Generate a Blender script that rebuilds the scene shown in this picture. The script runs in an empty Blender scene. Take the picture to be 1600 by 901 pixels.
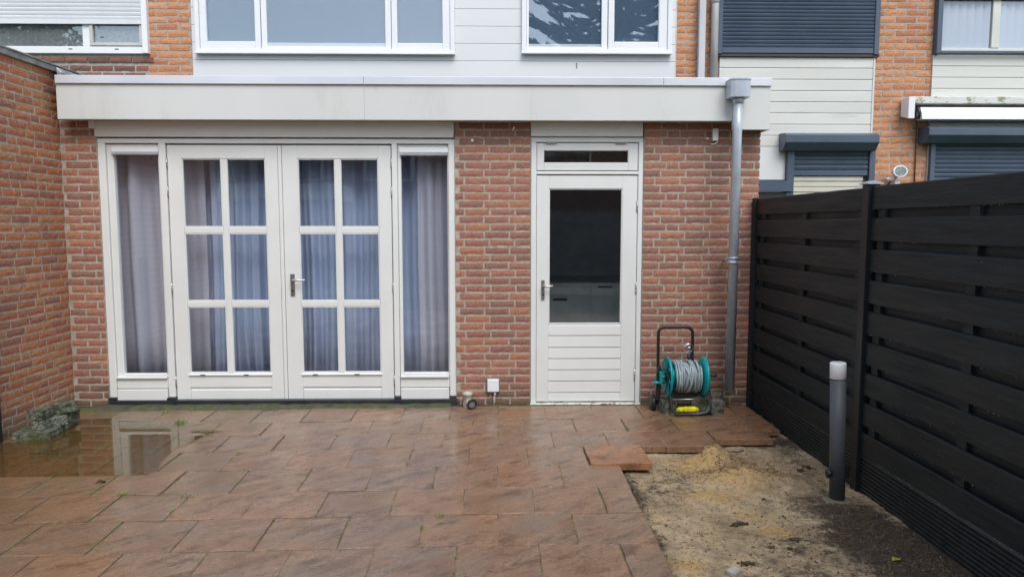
import bpy, bmesh, math, random
from mathutils import Vector, Matrix, noise, Euler
random.seed(7)
S = bpy.context.scene
COL = S.collection
R = math.radians
# ---------------------------------------------------------------- camera
PITCH, YAW, FPX = R(5.15), R(1.14), 1110.0
CAMP = Vector((0.0, -6.17, 1.58))
cd = bpy.data.cameras.new('camera'); cam = bpy.data.objects.new('camera', cd); COL.objects.link(cam)
cd.sensor_width = 36; cd.lens = 36 * FPX / 1600; cd.clip_start = 0.05; cd.clip_end = 500
cam.location = CAMP; cam.rotation_euler = (R(90) - PITCH, 0, -YAW)
S.camera = cam
CM = Euler((R(90) - PITCH, 0, -YAW)).to_matrix()
# ---------------------------------------------------------------- world, sun, exposure
SUN_EL, SUN_AZ = R(52), R(163)
w = bpy.data.worlds.new('World'); S.world = w; w.use_nodes = True
nt = w.node_tree; nt.nodes.clear()
out = nt.nodes.new('ShaderNodeOutputWorld'); bg = nt.nodes.new('ShaderNodeBackground')
sky = nt.nodes.new('ShaderNodeTexSky'); sky.sky_type = 'NISHITA'; sky.sun_disc = False
sky.sun_elevation = SUN_EL; sky.sun_rotation = SUN_AZ; sky.air_density = 1.0; sky.dust_density = 1.6; sky.ozone_density = 1.0
hs = nt.nodes.new('ShaderNodeHueSaturation'); hs.inputs['Saturation'].default_value = 0.58
nt.links.new(sky.outputs[0], hs.inputs['Color']); nt.links.new(hs.outputs[0], bg.inputs[0]); nt.links.new(bg.outputs[0], out.inputs[0])
bg.inputs[1].default_value = 0.12
ld = bpy.data.lights.new('sun', 'SUN'); ld.energy = 1.15; ld.angle = R(35); ld.color = (1, .995, .985)
sun = bpy.data.objects.new('sun', ld); COL.objects.link(sun)
sd = Vector((math.sin(SUN_AZ) * math.cos(SUN_EL), math.cos(SUN_AZ) * math.cos(SUN_EL), math.sin(SUN_EL)))
sun.rotation_euler = sd.to_track_quat('Z', 'Y').to_euler(); sun.location = (0, -10, 12)
S.view_settings.view_transform = 'Standard'; S.view_settings.look = 'None'; S.view_settings.gamma = 1
S.view_settings.exposure = 0.94
try:
    S.cycles.max_bounces = 8; S.cycles.transparent_max_bounces = 24; S.cycles.glossy_bounces = 4
except Exception: pass

# ---------------------------------------------------------------- measuring the photograph
def ray(px, py):
    v = CM @ Vector(((px - 800) / FPX, (450.5 - py) / FPX, -1)); return v
def PY(px, py, Y):                    # point on the plane y = Y
    v = ray(px, py); return CAMP + v * ((Y - CAMP.y) / v.y)
def PX(px, py, X):
    v = ray(px, py); return CAMP + v * ((X - CAMP.x) / v.x)
def PG(px, py, Z=0.0):
    v = ray(px, py); return CAMP + v * ((Z - CAMP.z) / v.z)
def X0(px, py=425, Y=0.0): return PY(px, py, Y).x
def Z0(py, px=600, Y=0.0): return PY(px, py, Y).z

# ---------------------------------------------------------------- materials
def nodes(m): return m.node_tree.nodes, m.node_tree.links
MATS = {}
def mat(name, c1, c2=None, rough=.6, scale=8, detail=6, bump=0, bscale=60, metal=0, rvar=0, stretch=None, rand=0, spec=.5, dist=.003, c3=None, s3=2.0, t3=(.55, .7), coord='Object', r3=None):
    if name in MATS: return MATS[name]
    m = bpy.data.materials.new(name); m.use_nodes = True; N, L = nodes(m)
    b = N['Principled BSDF']; b.inputs['Roughness'].default_value = rough; b.inputs['Metallic'].default_value = metal
    b.inputs['Specular IOR Level'].default_value = spec
    tc = N.new('ShaderNodeTexCoord'); vec = tc.outputs[coord]
    if rand:
        oi = N.new('ShaderNodeObjectInfo'); mu = N.new('ShaderNodeVectorMath'); mu.operation = 'SCALE'
        cx = N.new('ShaderNodeCombineXYZ')
        for i in range(3): L.new(oi.outputs['Random'], cx.inputs[i])
        L.new(cx.outputs[0], mu.inputs[0]); mu.inputs['Scale'].default_value = 37.0
        ad = N.new('ShaderNodeVectorMath'); ad.operation = 'ADD'; L.new(vec, ad.inputs[0]); L.new(mu.outputs[0], ad.inputs[1]); vec = ad.outputs[0]
    if stretch:
        mp = N.new('ShaderNodeMapping'); mp.inputs['Scale'].default_value = stretch; L.new(vec, mp.inputs[0]); vec = mp.outputs[0]
    n1 = N.new('ShaderNodeTexNoise'); n1.inputs['Scale'].default_value = scale; n1.inputs['Detail'].default_value = detail; L.new(vec, n1.inputs['Vector'])
    if c2 is None: c2 = tuple(v * .85 for v in c1)
    mx = N.new('ShaderNodeMix'); mx.data_type = 'RGBA'; mx.inputs['A'].default_value = (*c1, 1); mx.inputs['B'].default_value = (*c2, 1)
    rp = N.new('ShaderNodeMapRange'); rp.inputs['From Min'].default_value = .35; rp.inputs['From Max'].default_value = .65
    L.new(n1.outputs['Fac'], rp.inputs['Value']); L.new(rp.outputs[0], mx.inputs['Factor']); colr = mx.outputs['Result']
    if c3 is not None:
        n3 = N.new('ShaderNodeTexNoise'); n3.inputs['Scale'].default_value = s3; n3.inputs['Detail'].default_value = 8; n3.inputs['Roughness'].default_value = .65; L.new(vec, n3.inputs['Vector'])
        r_ = N.new('ShaderNodeMapRange'); r_.inputs['From Min'].default_value = t3[0]; r_.inputs['From Max'].default_value = t3[1]; L.new(n3.outputs['Fac'], r_.inputs['Value'])
        m3 = N.new('ShaderNodeMix'); m3.data_type = 'RGBA'; L.new(colr, m3.inputs['A']); m3.inputs['B'].default_value = (*c3, 1); L.new(r_.outputs[0], m3.inputs['Factor']); colr = m3.outputs['Result']
    L.new(colr, b.inputs['Base Color'])
    if rvar:
        rr = N.new('ShaderNodeMapRange'); rr.inputs['To Min'].default_value = max(0.02, rough - rvar); rr.inputs['To Max'].default_value = min(1, rough + rvar)
        rr.inputs['From Min'].default_value = .3; rr.inputs['From Max'].default_value = .7
        nr = N.new('ShaderNodeTexNoise'); nr.inputs['Scale'].default_value = scale * .6; nr.inputs['Detail'].default_value = 5; L.new(vec, nr.inputs['Vector'])
        L.new(nr.outputs['Fac'], rr.inputs['Value']); L.new(rr.outputs[0], b.inputs['Roughness'])
    if bump:
        nb = N.new('ShaderNodeTexNoise'); nb.inputs['Scale'].default_value = bscale; nb.inputs['Detail'].default_value = 8; L.new(vec, nb.inputs['Vector'])
        bu = N.new('ShaderNodeBump'); bu.inputs['Strength'].default_value = bump; bu.inputs['Distance'].default_value = dist
        L.new(nb.outputs['Fac'], bu.inputs['Height']); L.new(bu.outputs[0], b.inputs['Normal'])
    MATS[name] = m; return m

def brick_mat(name, cols, smear=.25, rough=.75, grime=None, sscale=9):
    m = bpy.data.materials.new(name); m.use_nodes = True; N, L = nodes(m); b = N['Principled BSDF']; b.inputs['Roughness'].default_value = rough
    tc = N.new('ShaderNodeTexCoord'); oi = N.new('ShaderNodeObjectInfo'); ge = N.new('ShaderNodeNewGeometry')
    a = N.new('ShaderNodeMath'); a.operation = 'ADD'; L.new(oi.outputs['Random'], a.inputs[0]); L.new(ge.outputs['Random Per Island'], a.inputs[1])
    f = N.new('ShaderNodeMath'); f.operation = 'FRACT'; L.new(a.outputs[0], f.inputs[0])
    n0 = N.new('ShaderNodeTexNoise'); n0.inputs['Scale'].default_value = 14; n0.inputs['Detail'].default_value = 7; L.new(ge.outputs['Position'], n0.inputs['Vector'])
    a2 = N.new('ShaderNodeMath'); a2.operation = 'MULTIPLY_ADD'; L.new(n0.outputs['Fac'], a2.inputs[0]); a2.inputs[1].default_value = .7; a2.inputs[2].default_value = -.35
    a3 = N.new('ShaderNodeMath'); a3.operation = 'ADD'; L.new(f.outputs[0], a3.inputs[0]); L.new(a2.outputs[0], a3.inputs[1]); a3.use_clamp = True
    cr = N.new('ShaderNodeValToRGB'); e = cr.color_ramp.elements
    for i, c in enumerate(cols):
        p = i / (len(cols) - 1)
        el = e[0] if i == 0 else (e[len(e) - 1] if i == len(cols) - 1 else e.new(p)); el.color = (*c, 1)
    L.new(a3.outputs[0], cr.inputs['Fac'])
    # cement smears and salt bloom
    n1 = N.new('ShaderNodeTexNoise'); n1.inputs['Scale'].default_value = sscale; n1.inputs['Detail'].default_value = 10; n1.inputs['Roughness'].default_value = .7; L.new(ge.outputs['Position'], n1.inputs['Vector'])
    r1 = N.new('ShaderNodeMapRange'); r1.inputs['From Min'].default_value = .55; r1.inputs['From Max'].default_value = .78; r1.inputs['To Max'].default_value = smear * 2.6; L.new(n1.outputs['Fac'], r1.inputs['Value'])
    m1 = N.new('ShaderNodeMix'); m1.data_type = 'RGBA'; L.new(cr.outputs[0], m1.inputs['A']); m1.inputs['B'].default_value = (.38, .31, .25, 1); L.new(r1.outputs[0], m1.inputs['Factor'])
    # fine dark pits
    n2 = N.new('ShaderNodeTexNoise'); n2.inputs['Scale'].default_value = 60; n2.inputs['Detail'].default_value = 4; L.new(ge.outputs['Position'], n2.inputs['Vector'])
    r2 = N.new('ShaderNodeMapRange'); r2.inputs['From Min'].default_value = .3; r2.inputs['From Max'].default_value = .55; r2.inputs['To Min'].default_value = .6; L.new(n2.outputs['Fac'], r2.inputs['Value'])
    m2 = N.new('ShaderNodeMix'); m2.data_type = 'RGBA'; m2.blend_type = 'MULTIPLY'; m2.inputs['Factor'].default_value = 1; L.new(m1.outputs['Result'], m2.inputs['A']); L.new(r2.outputs[0], m2.inputs['B'])
    last = m2.outputs['Result']
    if grime:                                    # damp, algae stained foot of the wall (a stain with a ragged top)
        sx = N.new('ShaderNodeSeparateXYZ'); L.new(ge.outputs['Position'], sx.inputs[0])
        ng = N.new('ShaderNodeTexNoise'); ng.inputs['Scale'].default_value = 3; ng.inputs['Detail'].default_value = 6; L.new(ge.outputs['Position'], ng.inputs['Vector'])
        g = N.new('ShaderNodeMath'); g.operation = 'MULTIPLY_ADD'; L.new(ng.outputs['Fac'], g.inputs[0]); g.inputs[1].default_value = -.7; L.new(sx.outputs['Z'], g.inputs[2])
        rg = N.new('ShaderNodeMapRange'); rg.inputs['From Min'].default_value = -.30; rg.inputs['From Max'].default_value = -.10; rg.inputs['To Min'].default_value = .7; rg.inputs['To Max'].default_value = 0; L.new(g.outputs[0], rg.inputs['Value'])
        mg = N.new('ShaderNodeMix'); mg.data_type = 'RGBA'; L.new(last, mg.inputs['A']); mg.inputs['B'].default_value = (*grime, 1); L.new(rg.outputs[0], mg.inputs['Factor']); last = mg.outputs['Result']
    L.new(last, b.inputs['Base Color'])
    bu = N.new('ShaderNodeBump'); bu.inputs['Strength'].default_value = .7; bu.inputs['Distance'].default_value = .004
    n4 = N.new('ShaderNodeTexNoise'); n4.inputs['Scale'].default_value = 45; n4.inputs['Detail'].default_value = 8; n4.inputs['Roughness'].default_value = .7; L.new(ge.outputs['Position'], n4.inputs['Vector'])
    L.new(n4.outputs['Fac'], bu.inputs['Height']); L.new(bu.outputs[0], b.inputs['Normal'])
    return m

BR_EXT = brick_mat('brick_extension', [(.275, .135, .10), (.31, .14, .10), (.35, .15, .105), (.375, .165, .11), (.43, .18, .10)], .22, grime=(.10, .075, .05))
BR_WALL = brick_mat('brick_garden_wall', [(.31, .13, .085), (.38, .145, .08), (.43, .15, .068), (.48, .18, .075), (.42, .21, .10)], .40, grime=(.20, .16, .11), sscale=26)
BR_UP = brick_mat('brick_upper', [(.47, .185, .09), (.56, .235, .10), (.60, .265, .12), (.63, .31, .155)], .15)
BR_DARK = brick_mat('brick_upper_dark', [(.14, .07, .055), (.22, .10, .075), (.28, .12, .085)], .2)
MORTAR = mat('mortar', (.47, .415, .335), (.33, .285, .225), .9, 30, bump=.8, bscale=120, dist=.004, coord='Object')
MORTAR2 = mat('mortar_grey', (.46, .42, .37), (.34, .31, .28), .9, 30, bump=.8, bscale=120, dist=.004)
PAINT = mat('cream_white_paint', (.745, .76, .74), (.71, .725, .70), .38, 3, bump=.12, bscale=35, c3=(.55, .54, .48), s3=6, t3=(.66, .8))
PAINT_OLD = mat('weathered_white_paint', (.70, .70, .66), (.6, .59, .54), .55, 10, bump=.5, bscale=50, c3=(.14, .11, .08), s3=22, t3=(.53, .6))
FASCIA = mat('fascia_paint', (.66, .67, .65), (.615, .63, .605), .5, 1.6, bump=.15, bscale=10, c3=(.50, .49, .44), s3=3.2, t3=(.58, .85), stretch=(1, 1, .28))
ALU = mat('aluminium_trim', (.78, .80, .84), (.66, .68, .74), .35, 1.2, detail=2, metal=.35)
ZINC = mat('zinc', (.52, .58, .64), (.38, .44, .50), .38, 9, metal=.3, rvar=.12, bump=.2, bscale=25, stretch=(1, 1, .35), c3=(.55, .57, .58), s3=12, t3=(.55, .7))
PVCW = mat('white_pvc', (.82, .84, .86), (.78, .80, .83), .3, 2, c3=(.66, .66, .63), s3=5, t3=(.64, .85))
CLAD = mat('white_cladding', (.72, .74, .75), (.69, .71, .72), .35, 1.5, c3=(.68, .70, .69), s3=2.5, t3=(.6, .85), stretch=(.4, 1, 1.5), rand=1)
CLADB = mat('cream_cladding', (.67, .68, .64), (.60, .61, .57), .45, 2, c3=(.48, .49, .43), s3=5, t3=(.58, .8), stretch=(.3, 1, 2), rand=1)
BLUE = mat('slate_blue_lacquer', (.075, .105, .15), (.06, .09, .13), .33, 4, rvar=.08)
BLUEDK = mat('slate_blue_slats', (.075, .105, .15), (.06, .088, .13), .3, 4)
SLATW = mat('white_slats', (.72, .75, .78), (.66, .69, .72), .35, 3)
BLACKP = mat('black_plastic', (.012, .013, .014), (.02, .02, .021), .4, 10, rvar=.1)
DARK = mat('dark_door_base', (.018, .021, .028), (.035, .036, .038), .35, 9)
STEEL = mat('brushed_steel', (.55, .54, .51), (.42, .41, .39), .32, 12, metal=.9)
TEAL = mat('teal_plastic', (.0, .34, .35), (.0, .27, .28), .35, 6)
HOSE = mat('grey_hose', (.40, .48, .50), (.30, .37, .39), .42, 12)
YEL = mat('yellow_fabric', (.85, .78, .02), (.65, .58, .0), .7, 30)
CONC = mat('wet_concrete', (.20, .19, .16), (.10, .095, .08), .7, 18, bump=1, bscale=50, dist=.006, c3=(.07, .09, .03), s3=9, t3=(.48, .62), rand=1)
MOSSY = mat('mossy_concrete', (.17, .18, .13), (.035, .04, .024), .9, 30, detail=10, bump=1, bscale=45, dist=.02, c3=(.06, .085, .025), s3=11, t3=(.53, .66), rand=1)
STRIP = mat('algae_concrete', (.085, .085, .055), (.035, .04, .022), .7, 14, bump=1, bscale=60, dist=.008, c3=(.05, .075, .015), s3=9, t3=(.48, .6))
MOSS = mat('moss', (.13, .16, .05), (.06, .07, .03), .9, 40, bump=1, bscale=150, rand=1)
GRASSM = mat('joint_grass', (.17, .28, .035), (.10, .19, .025), .7, 30)
JOINT = mat('joint_sand', (.085, .065, .036), (.045, .045, .018), .85, 14, bump=.6, bscale=90, c3=(.07, .12, .02), s3=5, t3=(.5, .62))
FENCE = mat('black_stained_wood', (.0115, .0158, .0172), (.0185, .0255, .0280), .5, 42, bump=.8, bscale=95, dist=.003, stretch=(1, .08, 1), rvar=.1, rand=1, c3=(.028, .036, .038), s3=16, spec=.3, t3=(.62, .8))
FENCEP = mat('black_stained_post', (.011, .0142, .016), (.018, .022, .025), .45, 9, spec=.3, bump=.5, bscale=40, stretch=(1, 1, .12), rvar=.12)
RIB = mat('black_composite', (.022, .026, .026), (.032, .036, .034), .36, 20, rvar=.1, c3=(.05, .045, .03), s3=8, t3=(.62, .8))
GREYL = mat('anthracite_lacquer', (.082, .092, .105), (.068, .077, .088), .55, 5, rvar=.06, c3=(.13, .13, .12), s3=9, t3=(.66, .8))
OPAL = mat('opal_cap', (.90, .92, .95), (.88, .90, .93), .25, 5)
ROOM = mat('room_wall', (.75, .75, .75), None, .9)
ROOMD = mat('kitchen_wall', (.72, .75, .80), None, .8)
CAB = mat('grey_cabinet', (.86, .90, .86), None, .5)
ROOF = mat('bitumen', (.04, .04, .04), None, .8, bump=.5)
TILE = mat('dark_roof_tiles', (.09, .06, .05), (.05, .04, .035), .7, 6, bump=.6)
BARK = mat('bark', (.06, .045, .035), (.03, .025, .02), .9, 20, bump=.8)
LEAFD = mat('dark_leaves', (.028, .048, .022), (.05, .075, .03), .55, 3)
LAWN = mat('lawn', (.05, .09, .025), (.035, .06, .02), .9, 3, bump=.8, bscale=60)
RUST = mat('cable_brown', (.10, .045, .03), None, .6)
AWNC = mat('awning_casing', (.70, .71, .68), (.6, .62, .58), .5, 3, c3=(.20, .22, .10), s3=9, t3=(.52, .62), stretch=(1, 1, 2))

def glass(name, base, tint=(.975, .985, .99)):
    m = bpy.data.materials.new(name); m.use_nodes = True; N, L = nodes(m); N.clear()
    o = N.new('ShaderNodeOutputMaterial'); mix = N.new('ShaderNodeMixShader'); t = N.new('ShaderNodeBsdfTransparent'); g = N.new('ShaderNodeBsdfGlossy')
    t.inputs[0].default_value = (*tint, 1); g.inputs['Roughness'].default_value = .0; g.inputs[0].default_value = (.92, .96, 1, 1)
    lw = N.new('ShaderNodeLayerWeight'); lw.inputs[0].default_value = .5
    p = N.new('ShaderNodeMath'); p.operation = 'POWER'; p.inputs[1].default_value = 5; L.new(lw.outputs['Facing'], p.inputs[0])
    q = N.new('ShaderNodeMath'); q.operation = 'MULTIPLY_ADD'; q.inputs[1].default_value = 1 - base; q.inputs[2].default_value = base; L.new(p.outputs[0], q.inputs[0])
    nz = N.new('ShaderNodeTexNoise'); nz.inputs['Scale'].default_value = 1.8; bu = N.new('ShaderNodeBump'); bu.inputs['Strength'].default_value = .025; bu.inputs['Distance'].default_value = .02
    L.new(nz.outputs['Fac'], bu.inputs['Height']); L.new(bu.outputs[0], g.inputs['Normal'])
    L.new(q.outputs[0], mix.inputs[0]); L.new(t.outputs[0], mix.inputs[1]); L.new(g.outputs[0], mix.inputs[2]); L.new(mix.outputs[0], o.inputs[0])
    return m
GLASS = glass('window_glass', .085); GLASSUP = glass('double_glazing', .13, (.85, .9, .93)); CLEAR = glass('clear_plastic', .3)

def curtain_mat(name, c, tr=.35):
    m = bpy.data.materials.new(name); m.use_nodes = True; N, L = nodes(m); N.clear()
    o = N.new('ShaderNodeOutputMaterial'); d = N.new('ShaderNodeBsdfDiffuse'); t = N.new('ShaderNodeBsdfTranslucent'); x = N.new('ShaderNodeMixShader'); x.inputs[0].default_value = tr
    d.inputs[0].default_value = (*c, 1); t.inputs[0].default_value = (*c, 1); L.new(d.outputs[0], x.inputs[1]); L.new(t.outputs[0], x.inputs[2]); L.new(x.outputs[0], o.inputs[0]); return m
SHEER = curtain_mat('sheer_blue_curtain', (.64, .74, .93)); DRAPE = curtain_mat('lilac_grey_curtain', (.54, .545, .64), .15)
PANE_FILL = curtain_mat('blue_grey_pane_fill', (.22, .275, .34), .1); BLINDV = curtain_mat('pale_vertical_blind', (.62, .68, .78), .2)  # first one: sky-like brightness put into sheets added behind the upper panes

def slab_mat(nm='riven_terracotta_slab', tint=None):
    m = bpy.data.materials.new(nm); m.use_nodes = True; N, L = nodes(m); b = N['Principled BSDF']
    ge = N.new('ShaderNodeNewGeometry'); oi = N.new('ShaderNodeObjectInfo'); P = ge.outputs['Position']
    cx = N.new('ShaderNodeCombineXYZ'); mm = N.new('ShaderNodeMath'); mm.operation = 'MULTIPLY'; mm.inputs[1].default_value = 50; L.new(oi.outputs['Random'], mm.inputs[0]); L.new(mm.outputs[0], cx.inputs[2])
    ad = N.new('ShaderNodeVectorMath'); ad.operation = 'ADD'; L.new(P, ad.inputs[0]); L.new(cx.outputs[0], ad.inputs[1])
    vr = N.new('ShaderNodeVectorRotate'); vr.rotation_type = 'Z_AXIS'; L.new(ad.outputs[0], vr.inputs['Vector']); vr.inputs['Angle'].default_value = R(-38)
    def noi(vec, sc, det=6, ro=.6, dist=0):
        n = N.new('ShaderNodeTexNoise'); n.inputs['Scale'].default_value = sc; n.inputs['Detail'].default_value = det; n.inputs['Roughness'].default_value = ro; n.inputs['Distortion'].default_value = dist; L.new(vec, n.inputs['Vector']); return n.outputs['Fac']
    def mr(v, a, b_, c, d):
        n = N.new('ShaderNodeMapRange'); L.new(v, n.inputs['Value'])
        for k, x in zip(('From Min', 'From Max', 'To Min', 'To Max'), (a, b_, c, d)): n.inputs[k].default_value = x
        return n.outputs[0]
    def mix(a, b_, f, bt='MIX'):
        n = N.new('ShaderNodeMix'); n.data_type = 'RGBA'; n.blend_type = bt
        for s, v in (('A', a), ('B', b_), ('Factor', f)):
            if isinstance(v, (tuple, float, int)): n.inputs[s].default_value = (*v, 1) if isinstance(v, tuple) else v
            else: L.new(v, n.inputs[s])
        return n.outputs['Result']
    mp = N.new('ShaderNodeMapping'); mp.inputs['Scale'].default_value = (1, 2.6, 1); L.new(vr.outputs[0], mp.inputs[0]); V = mp.outputs[0]
    strata = noi(V, 2.6, 5, .55, .6)
    steps = N.new('ShaderNodeMath'); steps.operation = 'SNAP'; steps.inputs[1].default_value = .06; L.new(strata, steps.inputs[0])
    c = mix((.235, .135, .080), (.32, .20, .128), mr(noi(V, 3.2, 7), .38, .62, 0, 1))
    c = mix(c, (.225, .17, .125), mr(noi(V, 1.7, 6), .47, .64, 0, .8))            # grey-brown veins
    c = mix(c, (.36, .18, .09), mr(oi.outputs['Random'], .62, 1, 0, .4))
    c = mix(c, (.19, .125, .085), mr(oi.outputs['Random'], .38, .0, 0, .32))
    c = mix(c, (.12, .07, .045), mr(noi(V, 4.2, 9, .72), .50, .64, 0, .85))
    c = mix(c, (.13, .085, .06), mr(noi(V, 14, 8, .8), .52, .64, 0, .7))          # darker split faces
    fr_ = N.new('ShaderNodeMath'); fr_.operation = 'PINGPONG'; fr_.inputs[1].default_value = .03; L.new(strata, fr_.inputs[0])
    ed = N.new('ShaderNodeMath'); ed.operation = 'MULTIPLY'; L.new(mr(fr_.outputs[0], .0, .0055, .85, 0), ed.inputs[0]); L.new(mr(noi(V, 3.2, 4), .47, .55, 0, 1), ed.inputs[1])
    c = mix(c, (.07, .04, .025), ed.outputs[0])                                    # thin dark rims of the split layers
    c = mix(c, (.50, .36, .25), mr(noi(P, 55, 4), .58, .68, 0, .42))
    c = mix(c, (.10, .058, .036), mr(noi(P, 70, 4), .58, .70, 0, .4))               # pale grit
    alg = noi(P, .8, 6)                                                            # green-brown algae on the left side
    sx = N.new('ShaderNodeSeparateXYZ'); L.new(P, sx.inputs[0])
    al = N.new('ShaderNodeMath'); al.operation = 'MULTIPLY'; L.new(mr(sx.outputs['X'], -3.6, -1.5, 1, 0), al.inputs[0]); L.new(mr(alg, .3, .6, .35, 1), al.inputs[1])
    c = mix(c, (.13, .085, .035), al.outputs[0])
    if tint: c = mix(c, tint, 1.0, 'MULTIPLY')
    L.new(c, b.inputs['Base Color'])
    L.new(mr(noi(P, 1.6, 7, .6),  .35, .65, .10, .42), b.inputs['Roughness']); b.inputs['Specular IOR Level'].default_value = .5
    wet = noi(P, 1.1, 5)
    h1 = N.new('ShaderNodeMath'); h1.operation = 'MULTIPLY_ADD'; L.new(noi(V, 9, 8, .65), h1.inputs[0]); h1.inputs[1].default_value = .35; L.new(steps.outputs[0], h1.inputs[2])
    h2 = N.new('ShaderNodeMath'); h2.operation = 'MULTIPLY_ADD'; L.new(noi(P, 120, 3), h2.inputs[0]); h2.inputs[1].default_value = .05; L.new(h1.outputs[0], h2.inputs[2])
    bu = N.new('ShaderNodeBump'); bu.inputs['Distance'].default_value = .016; L.new(mr(wet, .38, .62, .10, .8), bu.inputs['Strength']); L.new(h2.outputs[0], bu.inputs['Height']); L.new(bu.outputs[0], b.inputs['Normal'])
    return m
SLAB = slab_mat(); SLABN = slab_mat('newer_orange_slab', (1.0, .90, .80)); SLABR = slab_mat('loose_orange_slab', (1.22, .98, .78))

def sand_mat():
    m = bpy.data.materials.new('sand_and_soil'); m.use_nodes = True; N, L = nodes(m); b = N['Principled BSDF']; b.inputs['Roughness'].default_value = .85
    ge = N.new('ShaderNodeNewGeometry'); at = N.new('ShaderNodeAttribute'); at.attribute_name = 'soil'; P = ge.outputs['Position']
    def noi(sc, det=6, ro=.6):
        n = N.new('ShaderNodeTexNoise'); n.inputs['Scale'].default_value = sc; n.inputs['Detail'].default_value = det; n.inputs['Roughness'].default_value = ro; L.new(P, n.inputs['Vector']); return n.outputs['Fac']
    def mr(v, a, b_, c, d):
        n = N.new('ShaderNodeMapRange'); L.new(v, n.inputs['Value'])
        for k, x in zip(('From Min', 'From Max', 'To Min', 'To Max'), (a, b_, c, d)): n.inputs[k].default_value = x
        return n.outputs[0]
    def mix(a, b_, f):
        n = N.new('ShaderNodeMix'); n.data_type = 'RGBA'
        for s, v in (('A', a), ('B', b_), ('Factor', f)):
            if isinstance(v, (tuple, float, int)): n.inputs[s].default_value = (*v, 1) if isinstance(v, tuple) else v
            else: L.new(v, n.inputs[s])
        return n.outputs['Result']
    sp = N.new('ShaderNodeSeparateColor'); L.new(at.outputs['Color'], sp.inputs[0])
    c = mix((.58, .44, .27), (.38, .285, .17), mr(noi(5), .4, .6, 0, 1))
    c = mix(c, (.56, .36, .14), sp.outputs[1])
    c = mix(c, (.17, .12, .07), mr(noi(38, 9, .8), .50, .63, 0, .8))
    a = N.new('ShaderNodeMath'); a.operation = 'MULTIPLY_ADD'; L.new(noi(16, 8, .75), a.inputs[0]); a.inputs[1].default_value = 1.8; L.new(sp.outputs[0], a.inputs[2])
    c = mix(c, (.15, .115, .08), mr(a.outputs[0], 1.04, 1.34, 0, .8))
    c = mix(c, mix((.12, .078, .044), (.016, .011, .007), mr(noi(34, 9, .85), .36, .60, 0, 1)), mr(a.outputs[0], 1.26, 1.52, 0, 1))
    c = mix(c, (.5, .46, .38), mr(noi(160, 2), .70, .76, 0, .8))
    L.new(c, b.inputs['Base Color'])
    bu = N.new('ShaderNodeBump'); bu.inputs['Strength'].default_value = .9; bu.inputs['Distance'].default_value = .02; L.new(noi(48, 9, .75), bu.inputs['Height']); L.new(bu.outputs[0], b.inputs['Normal'])
    return m
SAND = sand_mat()

def water_mat():
    m = bpy.data.materials.new('puddle_water'); m.use_nodes = True; N, L = nodes(m); N.clear()
    o = N.new('ShaderNodeOutputMaterial'); mix = N.new('ShaderNodeMixShader'); t = N.new('ShaderNodeBsdfTransparent'); g = N.new('ShaderNodeBsdfGlossy')
    t.inputs[0].default_value = (.76, .72, .54, 1); g.inputs['Roughness'].default_value = .01
    lw = N.new('ShaderNodeLayerWeight'); lw.inputs[0].default_value = .5
    p = N.new('ShaderNodeMath'); p.operation = 'POWER'; p.inputs[1].default_value = 4.3; L.new(lw.outputs['Facing'], p.inputs[0])
    q = N.new('ShaderNodeMath'); q.operation = 'MULTIPLY_ADD'; q.inputs[1].default_value = .97; q.inputs[2].default_value = .03; L.new(p.outputs[0], q.inputs[0])
    L.new(q.outputs[0], mix.inputs[0]); L.new(t.outputs[0], mix.inputs[1]); L.new(g.outputs[0], mix.inputs[2]); L.new(mix.outputs[0], o.inputs[0]); return m
WATER = water_mat()

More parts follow.
